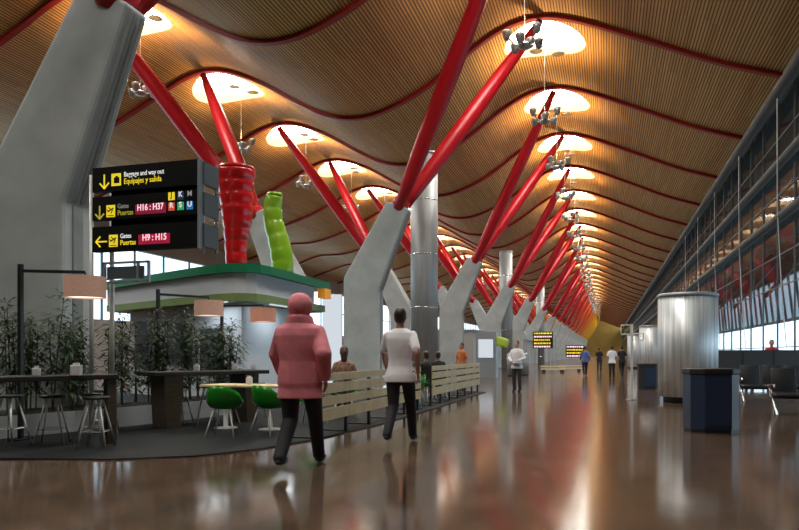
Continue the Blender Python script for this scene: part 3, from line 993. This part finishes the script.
for (z0) in (3.91, 3.43):
    MB().tube([(q.x, q.y, z0), (q.x + 0.05, q.y - 0.1, z0 + 0.02)], 0.035, 8).obj('clamp', 'chrome', sign)
fr = MB()
for zz in (2.46, 2.78):
    fr.box((0.66, 0.0, zz), (0.86, 0.05, 0.035))
for xx in (0.24, 0.88, 1.08):
    fr.box((xx, 0.0, 2.62), (0.035, 0.05, 0.34))
fr = fr.obj('camera_bracket', 'alu', sign)
MB().box((0.62, 0.03, 2.62), (0.7, 0.03, 0.2)).obj('bracket_panel', 'sign_grey', fr)

# ------------------------------------------------------------ bar tables, lamps, stools, chairs
t = thing('bar_table', 'long dark bar table at left edge, under the first lamp shade', 'table', (-6.78, 8.4, 0.02), math.atan2(1.41, 0.59))
MB().box((-1.94, 0.29, 0.955), (4.12, 0.66, 0.07)).bevel(0.008, 1).obj('tabletop', 'dark_wood', t)
MB().prism([(-0.03, 0.0), (0.10, 0.0), (0.10, 0.12), (-0.03, 0.12)], 0, 0.92).obj('leg', 'mid_wood', t)
MB().prism([(-3.5, 0.02), (-3.38, 0.02), (-3.38, 0.56), (-3.5, 0.56)], 0, 0.92).obj('leg', 'mid_wood', t)
t = thing('bar_table', 'second dark bar table with wide panel leg, behind the green chair', 'table', (-7.2, 10.3, 0.02), math.atan2(1.72, 0.94))
MB().box((0.95, 0.3, 0.94), (2.3, 0.66, 0.07)).bevel(0.008, 1).obj('tabletop', 'dark_wood', t)
mb = MB(); mb.slab([(0.05, 0), (0.30, 0), (0.36, 0.9), (0.0, 0.9)], 0.03, 0.57); mb.obj('leg', 'mid_wood', t)
mb = MB(); mb.slab([(1.65, 0), (1.85, 0), (1.9, 0.9), (1.6, 0.9)], 0.03, 0.57); mb.obj('leg', 'mid_wood', t)
t = thing('cafe_table', 'low wood-topped cafe table on white pedestal beside the green chairs', 'table', (-5.75, 10.75, 0.02), 0.0)
MB().box((0, 0, 0.74), (1.7, 0.7, 0.04)).bevel(0.008, 1).obj('tabletop', 'slat_wood', t)
for x in (0.3, -0.55):
    MB().lathe([(0.2, 0), (0.2, 0.015), (0.04, 0.03), (0.035, 0.72)], (x, 0, 0), 20).obj('pedestal', 'white', t, True)

def lamp(px, py, h, ax, ay, label, shade='shade', reach=1.0):
    t = thing('arm_lamp', label, 'lamp', (px, py, 0.02), 0, 'bracket lamps over the bar')
    dx, dy = ax - px, ay - py
    MB().box((0, 0, h / 2), (0.06, 0.06, h)).obj('post', 'dark_metal', t)
    MB().box((0, 0, 0.01), (0.24, 0.24, 0.02)).obj('base_plate', 'dark_metal', t)
    L = math.hypot(dx, dy)
    MB().box((dx / 2, dy / 2, h - 0.10), (L, 0.045, 0.045), rz=math.atan2(dy, dx)).obj('arm', 'dark_metal', t)
    MB().tube([(dx, dy, h - 0.1), (dx, dy, h - 0.22)], 0.012, 6).obj('hanger', 'dark_metal', t)
    s = MB().lathe([(0.30, -0.49), (0.30, -0.17)], (dx, dy, h), 32, cap=False).obj('lamp_shade', shade, t, True)
    MB().lathe([(0.285, 0), (0.285, 0.012)], (dx, dy, h - 0.47), 32).obj('diffuser', 'bulb', s)
    MB().lathe([(0.295, 0), (0.295, 0.008)], (dx, dy, h - 0.19), 32).obj('shade_top', shade, s)
    return t
lamp(-8.38, 8.42, 2.62, -7.58, 8.84, 'black post lamp with large tan drum shade, left edge before the column')
lamp(-8.62, 12.1, 2.58, -8.08, 13.1, 'black post lamp with tan drum shade, middle one in front of the kiosk')
lamp(-8.75, 14.75, 2.52, -7.72, 14.85, 'post lamp with terracotta shade before the white kiosk wall, beside the pink top', 'shade_orange')

def stool_proto():
    t = thing('bar_stool', '', 'stool', (0, 0, 0.02), 0, 'white-legged bar stools')
    MB().lathe([(0.05, 0.655), (0.17, 0.66), (0.18, 0.68), (0.17, 0.70), (0.05, 0.705)], seg=24).obj('seat', 'black_seat', t, True)
    for k in range(4):
        a = PI / 4 + k * PI / 2
        MB().tube([(0.09 * math.cos(a), 0.09 * math.sin(a), 0.66), (0.275 * math.cos(a), 0.275 * math.sin(a), 0.0)], 0.013, 8).obj('leg', 'stool_white', t, True)
    mb = MB()
    for k in range(4):
        a = PI / 4 + k * PI / 2; b = a + PI / 2
        r = 0.195
        mb.tube([(r * math.cos(a), r * math.sin(a), 0.22), (r * math.cos(b), r * math.sin(b), 0.22)], 0.007, 6)
    mb.obj('footrest', 'stool_white', t)
    return t
st0 = stool_proto()
ST = [(-8.15, 8.0, 0.1, 'bar stool at the left edge, leftmost of the white-legged stools'), (-7.55, 8.15, 0.5, 'bar stool under the left table, second from the left edge'),
      (-7.15, 8.55, 0.2, 'bar stool under the left table, right beside the silver sign poles'), (-6.72, 8.05, 0.35, 'bar stool standing in front of the silver sign poles, nearest its table end'),
      (-7.75, 9.5, 0.6, 'bar stool behind the left table, before the planter wall'), (-7.5, 11.15, 0.1, 'bar stool just right of the wide panel leg of second table'),
      (-7.02, 11.35, 0.6, 'bar stool under the second table, nearer the green chair'), (-7.1, 12.1, 0.3, 'bar stool behind the second table, before the planter end'),
      (-6.75, 12.7, 0.5, 'bar stool at the far end of the second table')]
for i, (x, y, r, lab) in enumerate(ST):
    if i == 0:
        st0.location = (x, y, 0.02); st0.rotation_euler = (0, 0, r); st0['label'] = lab
    else:
        dup(st0, (x, y, 0.02), r, lab)

def chair_proto():
    t = thing('shell_chair', '', 'chair', (0, 0, 0.02), 0, 'green shell chairs')
    mb = MB()
    n, mrows = 20, 7
    rows = []
    for j in range(mrows + 1):
        v = j / mrows
        ring = []
        for k in range(n):
            a = 2 * PI * k / n
            back = max(0.0, -math.sin(a))         # backrest to -y
            side = abs(math.cos(a))
            r = 0.06 + 0.20 * min(1, v * 1.6) + 0.05 * max(0, v - .4)
            top = 0.42 + 0.36 * back ** 0.8 + 0.14 * side * (1 - back) * 0.9
            z = 0.42 + (top - 0.42) * max(0, (v - 0.35) / 0.65) ** 1.3 + 0.02 * v
            ring.append(mb.bm.verts.new((r * math.cos(a), r * math.sin(a), z)))
        rows.append(ring)
    mb.bm.faces.new(rows[0])
    for j in range(mrows):
        for k in range(n):
            mb.bm.faces.new((rows[j][k], rows[j][(k + 1) % n], rows[j + 1][(k + 1) % n], rows[j + 1][k]))
    o = mb.obj('shell', 'green_chair', t, True)
    md = o.modifiers.new('thick', 'SOLIDIFY'); md.thickness = 0.022
    for (sx, sy) in ((1, 1), (-1, 1), (1, -1), (-1, -1)):
        MB().tube([(0.13 * sx, 0.13 * sy, 0.415), (0.23 * sx, 0.23 * sy, 0.0)], 0.012, 8).obj('leg', 'stool_white', t, True)
    return t
ch0 = chair_proto()
CH = [(-5.72, 9.72, 0.2, 'bright green shell chair on white legs, nearest the second bar table'), (-5.08, 10.0, -0.3, 'darker green shell chair beside the pink-topped person'),
      (-5.15, 11.7, PI, 'green shell chair across the low cafe table, farther back'), (-4.45, 16.35, PI / 2, 'green shell chair seen in the gap between the two slatted barriers'),
      (-5.02, 13.1, PI + 0.4, 'green shell chair under the seated brown-haired person'), (-4.72, 19.98, PI + 0.5, 'green shell chair under the dark-haired person beyond the gap'),
      (-4.59, 18.04, PI + 1.2, 'green shell chair under the person seated left of the gap')]
for i, (x, y, r, lab) in enumerate(CH):
    if i == 0:
        ch0.location = (x, y, 0.02); ch0.rotation_euler = (0, 0, r); ch0['label'] = lab
    else:
        dup(ch0, (x, y, 0.02), r, lab)

def holder(x, y, z, w, h, label):
    t = thing('napkin_holder', label, 'holder', (x, y, z), 0.3, 'white holders on the tables')
    MB().box((0, 0, h / 2), (w, w * 0.8, h)).bevel(0.006, 1).obj('holder_body', 'cup', t)
    MB().box((0, 0, h + 0.01), (w * 0.7, w * 0.1, 0.04)).obj('napkins', 'white', t)
TT = 1.01
holder(-7.32, 7.62, TT, 0.09, 0.10, 'small white holder on the left bar table, farther left')
holder(-6.92, 7.9, TT, 0.13, 0.14, 'larger white holder on the left bar table below the lamp shade')
TT = 0.995
holder(-7.1, 11.1, TT, 0.10, 0.10, 'white holder on the second bar table, leftmost there')
holder(-6.75, 11.85, TT, 0.10, 0.09, 'white holder on the second bar table, middle one')
holder(-6.55, 12.2, TT, 0.10, 0.09, 'white holder on the second bar table, rightmost there')
holder(-5.85, 10.75, 0.78, 0.10, 0.12, 'white holder on the low wood-topped cafe table')

# ------------------------------------------------------------ slatted wooden barriers
def barrier(y0, y1, label, n):
    t = thing('slatted_barrier', label, 'barrier', (-4.1, y0, 0.02), 0, 'slatted wooden barriers round the cafe')
    L = y1 - y0
    rows = ((0.865, 0.985), (0.675, 0.83), (0.49, 0.625), (0.26, 0.445))
    for r, (z0, z1) in enumerate(rows):
        for k in range(n):
            a, b = L * k / n + 0.012, L * (k + 1) / n - 0.012
            if r == 0: a = L * k / n + 0.004
            MB().box((0, (a + b) / 2, (z0 + z1) / 2), (0.035, b - a, z1 - z0)).obj('slat', 'slat_wood', t)
    for k in range(n + 1):
        y = min(max(L * k / n, 0.05), L - 0.05)
        MB().box((-0.05, y, 0.46), (0.05, 0.06, 0.92)).obj('post', 'dark_metal', t)
        MB().box((-0.25, y, 0.01), (0.45, 0.06, 0.02)).obj('foot', 'dark_metal', t)
barrier(9.75, 15.6, 'pale wood slatted barrier behind the pink and white clad walkers, nearer one', 5)
barrier(16.75, 23.4, 'farther pale wood slatted barrier, beyond the gap', 6)

# ------------------------------------------------------------ people
def solid(parts, name, m, parent, voxel):
    mb = MB()
    for p in parts:
        if p[0] == 'c': mb.tube(p[1], p[2], 12); [mb.ell(q, (r, r, r), 12, 8) for q, r in zip(p[1], p[2])]
        elif p[0] == 'e': mb.ell(p[1], p[2], 16, 12, p[3] if len(p) > 3 else None)
        elif p[0] == 'l':
            rings = p[1]; seg = 20
            vs = [[mb.bm.verts.new((c[0] + rx * math.cos(2 * PI * k / seg), c[1] + ry * math.sin(2 * PI * k / seg), c[2])) for k in range(seg)] for c, rx, ry in rings]
            for i in range(len(vs) - 1):
                for k in range(seg):
                    mb.bm.faces.new((vs[i][k], vs[i][(k + 1) % seg], vs[i + 1][(k + 1) % seg], vs[i + 1][k]))
            mb.bm.faces.new(vs[0][::-1]); mb.bm.faces.new(vs[-1])
    o = mb.obj(name, m, parent)
    md = o.modifiers.new('r', 'REMESH'); md.mode = 'VOXEL'; md.voxel_size = voxel; md.use_smooth_shade = True
    sm = o.modifiers.new('s', 'SMOOTH'); sm.factor = 0.5; sm.iterations = 3
    bpy.context.view_layer.update()
    me = bpy.data.meshes.new_from_object(o.evaluated_get(bpy.context.evaluated_depsgraph_get()))
    old = o.data
    o.modifiers.clear(); o.data = me; me.name = name
    bpy.data.meshes.remove(old)
    for p in me.polygons: p.use_smooth = True
    return o

def person(label, loc, rz, pose, top, bottom, hair, skin='skin', scale=1.0, female=False, hood=False, long_top=False, voxel=0.014, head_turn=0.0, sleeve='short', lean=0.0):
    t = thing('person', label, 'person', loc, rz)
    t.scale = (scale,) * 3
    V = Vector
    sw = 0.175 if female else 0.195
    if pose == 'sit':
        hz, kn, an = 0.52, [V((.1, .42, .53)), V((-.1, .42, .53))], [V((.1, .40, .09)), V((-.1, .38, .09))]
        tz = hz - 0.92
        el = [V((sw + .05, .12, 1.16 + tz)), V((-sw - .05, .12, 1.16 + tz))]
        wr = [V((.13, .34, 1.18 + tz)), V((-.13, .33, 1.18 + tz))]
    else:
        hz, tz = 0.92, 0.0
        if pose == 'walk':
            kn = [V((.09, .20, .51)), V((-.09, .00, .49))]; an = [V((.09, .34, .10)), V((-.09, -.34, .17))]
            el = [V((sw + .05, -.14, 1.17)), V((-sw - .05, .10, 1.17))]; wr = [V((sw + .05, -.06, .93)), V((-sw - .05, .26, .97))]
        elif pose == 'hold':
            kn = [V((.095, .02, .5)), V((-.095, .01, .5))]; an = [V((.10, -.02, .09)), V((-.10, -.02, .09))]
            el = [V((sw + .07, .02, 1.16)), V((-sw - .07, .02, 1.16))]; wr = [V((.12, .24, 1.06)), V((-.12, .24, 1.06))]
        else:
            kn = [V((.095, .02, .5)), V((-.095, .01, .5))]; an = [V((.10, -.02, .09)), V((-.10, -.02, .09))]
            el = [V((sw + .06, -.02, 1.16)), V((-sw - .06, -.02, 1.16))]; wr = [V((sw + .06, .06, .92)), V((-sw - .06, .06, .92))]
    def T(x, y, z): return V((x, y + lean * (z - 0.92), z + tz))
    hip = [V((.095, 0, hz - 0.02)), V((-.095, 0, hz - 0.02))]
    sh = [T(sw - .03, 0, 1.40), T(-sw + .03, 0, 1.40)]
    for a in (el, wr):
        for v in a: v.y += lean * 0.3
    hd = T(0, .015, 1.635)
    torso = [(T(0, 0, .88), .155, .105), (T(0, 0, 1.0), .145, .10), (T(0, 0, 1.1), .135, .095), (T(0, 0, 1.25), .16, .11), (T(0, 0, 1.36), .185, .108), (T(0, 0, 1.43), .165, .09), (T(0, 0, 1.49), .07, .06)]
    if pose == 'sit': torso[0] = (T(0, .02, .86), .16, .13)
    R = Matrix.Rotation(head_turn, 4, 'Z')
    def H(x, y, z): return hd + (R.to_3x3() @ V((x, y, z)))
    body = [('l', torso), ('c', [T(0, -.005, 1.44), hd + V((0, -.01, -.06))], [.058, .052]),
            ('e', hd + V((0, 0, .012)), (.073, .092, .108), R), ('e', H(0, .035, -.055), (.052, .058, .058), R),
            ('c', [H(0, .088, .018), H(0, .108, -.018)], [.011, .016]), ('c', [H(-.018, .088, -.052), H(.018, .088, -.052)], [.010, .010]),
            ('e', H(.074, -.005, -.005), (.013, .022, .032), R), ('e', H(-.074, -.005, -.005), (.013, .022, .032), R)]
    for i in (0, 1):
        sgn = 1 if i == 0 else -1
        body.append(('c', [sh[i], el[i]], [.052, .042])); body.append(('c', [el[i], el[i].lerp(wr[i], .35), wr[i]], [.041, .041, .028]))
        d = (wr[i] - el[i]).normalized()
        side = V((0, 1, 0)) if abs(d.z) > 0.7 else V((-sgn, 0, 0))
        nrm = d.cross(side).normalized()
        pc = wr[i] + d * 0.05
        rot = Matrix((tuple(side), tuple(nrm), tuple(d))).transposed().to_4x4()
        body.append(('e', pc, (.04, .018, .055), rot))
        for f, (off, ln) in enumerate(((-.030, .060), (-.010, .075), (.011, .078), (.031, .068))):
            b0 = wr[i] + d * 0.085 + side * off
            curl = nrm * (0.022 if (nrm.x * -sgn) > 0 else -0.022)
            body.append(('c', [b0, b0 + d * ln * .5 + curl * .4, b0 + d * ln + curl * 1.3], [.0105, .0098, .009]))
        th = wr[i] + d * .03 + side * .03
        body.append(('c', [th, th + side * .028 + d * .03, th + side * .032 + d * .062], [.013, .012, .010]))
        body.append(('c', [hip[i], kn[i]], [.088, .056])); body.append(('c', [kn[i], kn[i].lerp(an[i], .3), an[i]], [.055, .056, .036]))
        body.append(('e', an[i] + V((0, .07, -.055)), (.042, .12, .032)))
    solid(body, 'body', skin, t, voxel)
    # top
    g = .018
    tp = [(c, a + g, b + g) for c, a, b in torso if c.z - tz >= 0.87]
    if pose != 'sit' and not long_top: tp = [(T(0, 0, .80), .215, .15), (T(0, 0, .89), .205, .145)] + tp[1:]
    if long_top: tp = [(T(0, 0, .72), .215, .165), (T(0, 0, .82), .20, .155)] + [(c, a + .035, b + .045) for c, a, b in tp]
    top_parts = [('l', tp)]
    for i in (0, 1):
        gg = .03 if long_top else .016
        if sleeve == 'short':
            e = sh[i].lerp(el[i], .75)
            top_parts.append(('c', [sh[i], e], [.056 + gg * .3, .056 + gg * .5]))
        else:
            top_parts.append(('c', [sh[i], el[i], el[i].lerp(wr[i], .93)], [.054 + gg * .5, .05 + gg, .036 + gg * .7]))
    solid(top_parts, 'shirt', top, t, voxel)
    # trousers
    tr = [('l', [(T(0, 0, .80) if pose != 'sit' else T(0, .03, .84), .17, .12 if pose != 'sit' else .14), (T(0, 0, .93), .168, .118), (T(0, 0, .99), .158, .112)])]
    for i in (0, 1):
        tr.append(('c', [hip[i], kn[i]], [.102, .072])); tr.append(('c', [kn[i], an[i] + V((0, 0, -.01))], [.072, .058]))
    solid(tr, 'trousers', bottom, t, voxel)
    for i in (0, 1):
        MB().ell(an[i] + V((0, .065, -.045)), (.05, .135, .045), 14, 10).obj('shoe', 'shoe', t, True)
    if hood:
        h = [('e', hd + V((0, -.02, .03)), (.115, .125, .135)), ('l', [(T(0, -.01, 1.40), .17, .11), (T(0, -.01, 1.48), .135, .115), (T(0, -.01, 1.56), .112, .118)])]
        solid(h, 'hood', top, t, voxel)
    else:
        hh = [('e', H(0, -.018, .035), (.083, .094, .096), R), ('e', H(0, -.035, -.02), (.075, .072, .07), R)]
        if female: hh.append(('c', [H(0, -.06, .0), H(0, -.075, -.14)], [.075, .06]))
        solid(hh, 'hair', hair, t, voxel)
    for s in (-1, 1):
        MB().ell(H(.03 * s, .083, .014), (.011, .008, .007), 10, 6).obj('eye', 'eye', t, True)
    return t

_p = person('person in a loose pink hooded top striding past the slatted barrier', (-3.33, 7.3, 0), 0.15, 'walk', 'pink', 'trouser_dark', 'hair', scale=1.11, hood=True, long_top=True, sleeve='long', voxel=0.011)
_p.scale = (1.26, 1.2, 1.11)
person('person in white short-sleeved shirt and dark trousers walking beside the slatted barrier', (-2.85, 9.7, 0), 0.05, 'walk', 'shirt_white', 'trouser_dark', 'hair', scale=1.12, voxel=0.012)
person('seated person with brown hair and patterned top behind the nearer barrier', (-5.02, 13.1, 0.02), 0.4, 'sit', 'shirt_print', 'trouser_grey', 'hair_brown', female=True, scale=1.06, voxel=0.013)
person('seated person facing left of the barrier gap, dark clothing', (-4.59, 18.04, 0.02), 1.2, 'sit', 'shirt_black', 'trouser_grey', 'hair', skin='skin_dark')
person('seated person with black hair just right of the barrier gap', (-4.72, 19.98, 0.02), 0.5, 'sit', 'shirt_black', 'trouser_grey', 'hair', skin='skin_dark')
person('person in an orange top behind the farther slatted barrier', (-5.0, 24.9, 0.0), 2.6, 'stand', 'shirt_orange', 'trouser_grey', 'hair', scale=0.97)
person('person in white shirt and charcoal trousers standing alone left of the flight boards', (-2.92, 24.1, 0.0), 2.9, 'hold', 'shirt_white', 'trouser_grey', 'hair', sleeve='long')
person('person in blue shirt and dark trousers walking away mid concourse', (-1.19, 42.8, 0.0), 0.1, 'walk', 'shirt_blue', 'trouser_dark', 'hair', scale=1.0, sleeve='long')
person('person in pale top standing beside the thin sign post, far off', (0.31, 39.6, 0.0), 0.3, 'stand', 'shirt_white', 'trouser_dark', 'hair')
person('person in black walking next to the silver cylinders, far off', (0.86, 41.0, 0.0), 0.2, 'walk', 'shirt_black', 'trouser_dark', 'hair')
person('person in dark clothes in the distance between blue shirt and pale top', (-0.45, 51.0, 0.0), 0.0, 'stand', 'shirt_black', 'trouser_grey', 'hair')
person('person in a red top behind the charcoal partition by the windows', (5.85, 28.6, 0.0), 2.8, 'stand', 'shirt_red', 'trouser_dark', 'hair', scale=1.04)
person('person in red and dark clothing at the right edge behind the partition', (6.7, 28.0, 0.0), 2.4, 'stand', 'shirt_red', 'trouser_dark', 'hair', scale=0.98)
for i, (x, y) in enumerate(((4.3, 30.2), (4.62, 30.0), (5.2, 29.6))):
    person('seated dark-haired person behind the charcoal partition, %s from the left' % ORD[i], (x, y, 0), PI, 'sit', 'shirt_black', 'trouser_dark', 'hair', scale=1.07, voxel=0.02)

# black vest on the lone standing figure is a bag strap and waist bag
t = thing('waist_bag', 'pale waist bag worn by the lone standing person left of far screens', 'bag', (-2.92, 24.1, 0))
mb = MB(); mb.lathe([(0.185, 0.93), (0.19, 0.96), (0.185, 0.99)], seg=24, cap=False); mb.obj('belt', 'alu', t, True)
MB().box((0.02, -0.19, 0.95), (0.2, 0.07, 0.1)).bevel(0.02, 2).obj('pouch', 'alu', t)

# ------------------------------------------------------------ right-hand waiting area
t = thing('partition_screen', 'long charcoal partition in front of the bright window strip', 'partition', (0, 0, 0))
MB().box((5.7, 27.6, 0.76), (4.2, 0.08, 1.36), rz=0.0).obj('panel', 'partition', t)
for k in range(5):
    MB().box((3.7 + 1.0 * k, 27.6, 0.72), (0.05, 0.12, 1.44)).obj('post', 'dark_metal', t)
def bench(x, y, rz, n, label):
    t = thing('waiting_bench', label, 'bench', (x, y, 0), rz, 'black waiting benches by the glass wall')
    MB().box(((n - 1) * 0.28, 0, 0.36), (n * 0.56, 0.07, 0.06)).obj('beam', 'dark_metal', t)
    for k in range(n):
        s = MB(); s.box((k * 0.56, -0.02, 0.43), (0.5, 0.48, 0.05), rx=0.08).bevel(0.015, 2); s.obj('seat', 'black_seat', t, True)
        s = MB(); s.box((k * 0.56, 0.28, 0.72), (0.5, 0.045, 0.55), rx=-0.22).bevel(0.015, 2); s.obj('backrest', 'black_seat', t, True)
    for x_ in (-0.29, n * 0.56 - 0.27):
        MB().tube([(x_, 0.1, 0.36), (x_, 0.3, 0.62), (x_, -0.22, 0.64), (x_, -0.24, 0.58)], 0.018, 8).obj('armrest', 'chrome', t)
        MB().tube([(x_ + 0.06, 0.24, 0.0), (x_ + 0.03, 0.02, 0.34), (x_ + 0.06, -0.24, 0.0)], 0.022, 8).obj('leg', 'chrome', t)
bench(3.85, 21.2, 0.0, 5, 'black waiting bench with chrome legs, farthest, just right of the navy bin')
bench(3.75, 16.9, 0.0, 5, 'black waiting bench with chrome legs, middle one before the partition')
bench(3.35, 12.3, 0.0, 5, 'black waiting bench cut by the right edge, nearest the camera')

# ------------------------------------------------------------ mid and far background things
def info_screen(x, y, z0, w, h, rows, label):
    t = thing('flight_screen', label, 'screen', (x, y, 0), 0, 'lit flight information boards')
    MB().box((0, 0, z0 + h / 2), (w, 0.12, h)).obj('screen_case', 'screen_off', t)
    for r in range(rows):
        z = z0 + h * (r + 0.5) / rows
        rw = MB()
        rnd = random.Random(r + int(x * 10))
        xx = -w * 0.44
        while xx < w * 0.38:
            l = rnd.uniform(0.05, 0.16) * w
            rw.box((xx + l / 2, -0.065, z), (l, 0.01, h / rows * 0.45)); xx += l + 0.03 * w
        rw.obj('text_row', 'sym_yellow' if r % 3 else 'sym_pink', t)
    for s in (-1, 1):
        MB().tube([(s * w * 0.38, 0.03, 0), (s * w * 0.38, 0.03, z0 + 0.05)], 0.04, 8).obj('post', 'alu', t)
info_screen(-4.75, 55.9, 1.75, 1.55, 1.3, 5, 'larger flight information board with yellow rows in the middle distance')
info_screen(-3.4, 82.4, 0.9, 2.1, 1.4, 4, 'smaller flight information board farther along, near the blue shirt')

def low_seat(x, y, label):
    t = thing('slatted_bench', label, 'bench', (x, y, 0), 0.5, 'pale low benches in the distance')
    MB().box((0, 0, 0.42), (1.7, 0.5, 0.08)).obj('seat', 'slat_wood', t)
    MB().box((0, 0, 0.24), (1.7, 0.48, 0.1)).obj('apron', 'slat_wood', t)
    for s in (-0.7, 0.7):
        MB().box((s, 0, 0.1), (0.08, 0.4, 0.2)).obj('leg', 'dark_metal', t)
low_seat(-3.55, 50.2, 'pale low bench under the larger flight board, left one')
low_seat(-2.55, 53.5, 'pale low bench in the distance, right one near the blue shirt')

t = thing('lit_kiosk', 'small kiosk with pale lit panel and green-yellow awning beyond the barriers', 'kiosk', (-6.3, 38.5, 0))
MB().box((0, 0, 1.25), (1.1, 1.0, 2.5)).obj('booth', 'alu', t)
MB().box((0, -0.52, 1.6), (0.8, 0.03, 1.0)).obj('lit_panel', 'lightbox', t)
MB().box((0.85, -0.2, 1.95), (0.7, 0.6, 0.5), ry=0.3).bevel(0.12, 2).obj('awning', 'awning', t)
for i, (x, y) in enumerate(((-5.35, 41.5), (-4.75, 43.0), (-5.9, 47.0))):
    t = thing('steel_bollard_bin', 'slim silver cylinder %s beyond the farther barrier' % ('nearest the lit kiosk', 'right of its twin, in the open,', 'farthest back, behind the lit kiosk,')[i], 'bin', (x, y, 0), 0, 'slim silver cylinders')
    MB().lathe([(0.26, 0.0), (0.26, 0.06)], seg=24).obj('base', 'bin_black', t)
    MB().lathe([(0.27, 0.06), (0.27, 1.3), (0.2, 1.36)], seg=24).obj('drum', 'steel', t, True)
t = thing('light_panel', 'tall white lit advertising panel behind the seated brown-haired person', 'sign', (-9.75, 24.2, 0))
MB().box((0, 0, 1.85), (0.72, 0.14, 3.3)).obj('lit_face', 'lightbox', t)
MB().box((0, 0.02, 0.1), (0.78, 0.3, 0.2)).obj('base', 'alu', t)
t = thing('light_panel', 'narrow bright panel seen beside the silver duct column', 'sign', (-10.4, 38.6, 0))
MB().box((0, 0, 1.55), (0.5, 0.12, 1.7)).obj('lit_face', 'lightbox', t)
MB().box((0, 0, 0.35), (0.5, 0.12, 0.7)).obj('base', 'alu', t)
# grey service blocks between the columns
for i, (x, y, w, d_, h) in enumerate(((-11.8, 55.6, 5.0, 10, 3.0), (-11.8, 91.6, 5.0, 10, 3.0), (-11.8, 127.6, 5.0, 10, 3.0))):
    t = thing('service_block', 'low grey service block between the concrete columns, %s along the hall' % ORD[i], 'block', (x, y, 0), 0, 'grey service blocks')
    MB().box((0, 0, h / 2), (w, d_, h)).obj('block_wall', 'wall_back', t)
    MB().box((0, 0, h + 0.05), (w + 0.2, d_ + 0.2, 0.1)).obj('cap', 'alu', t)
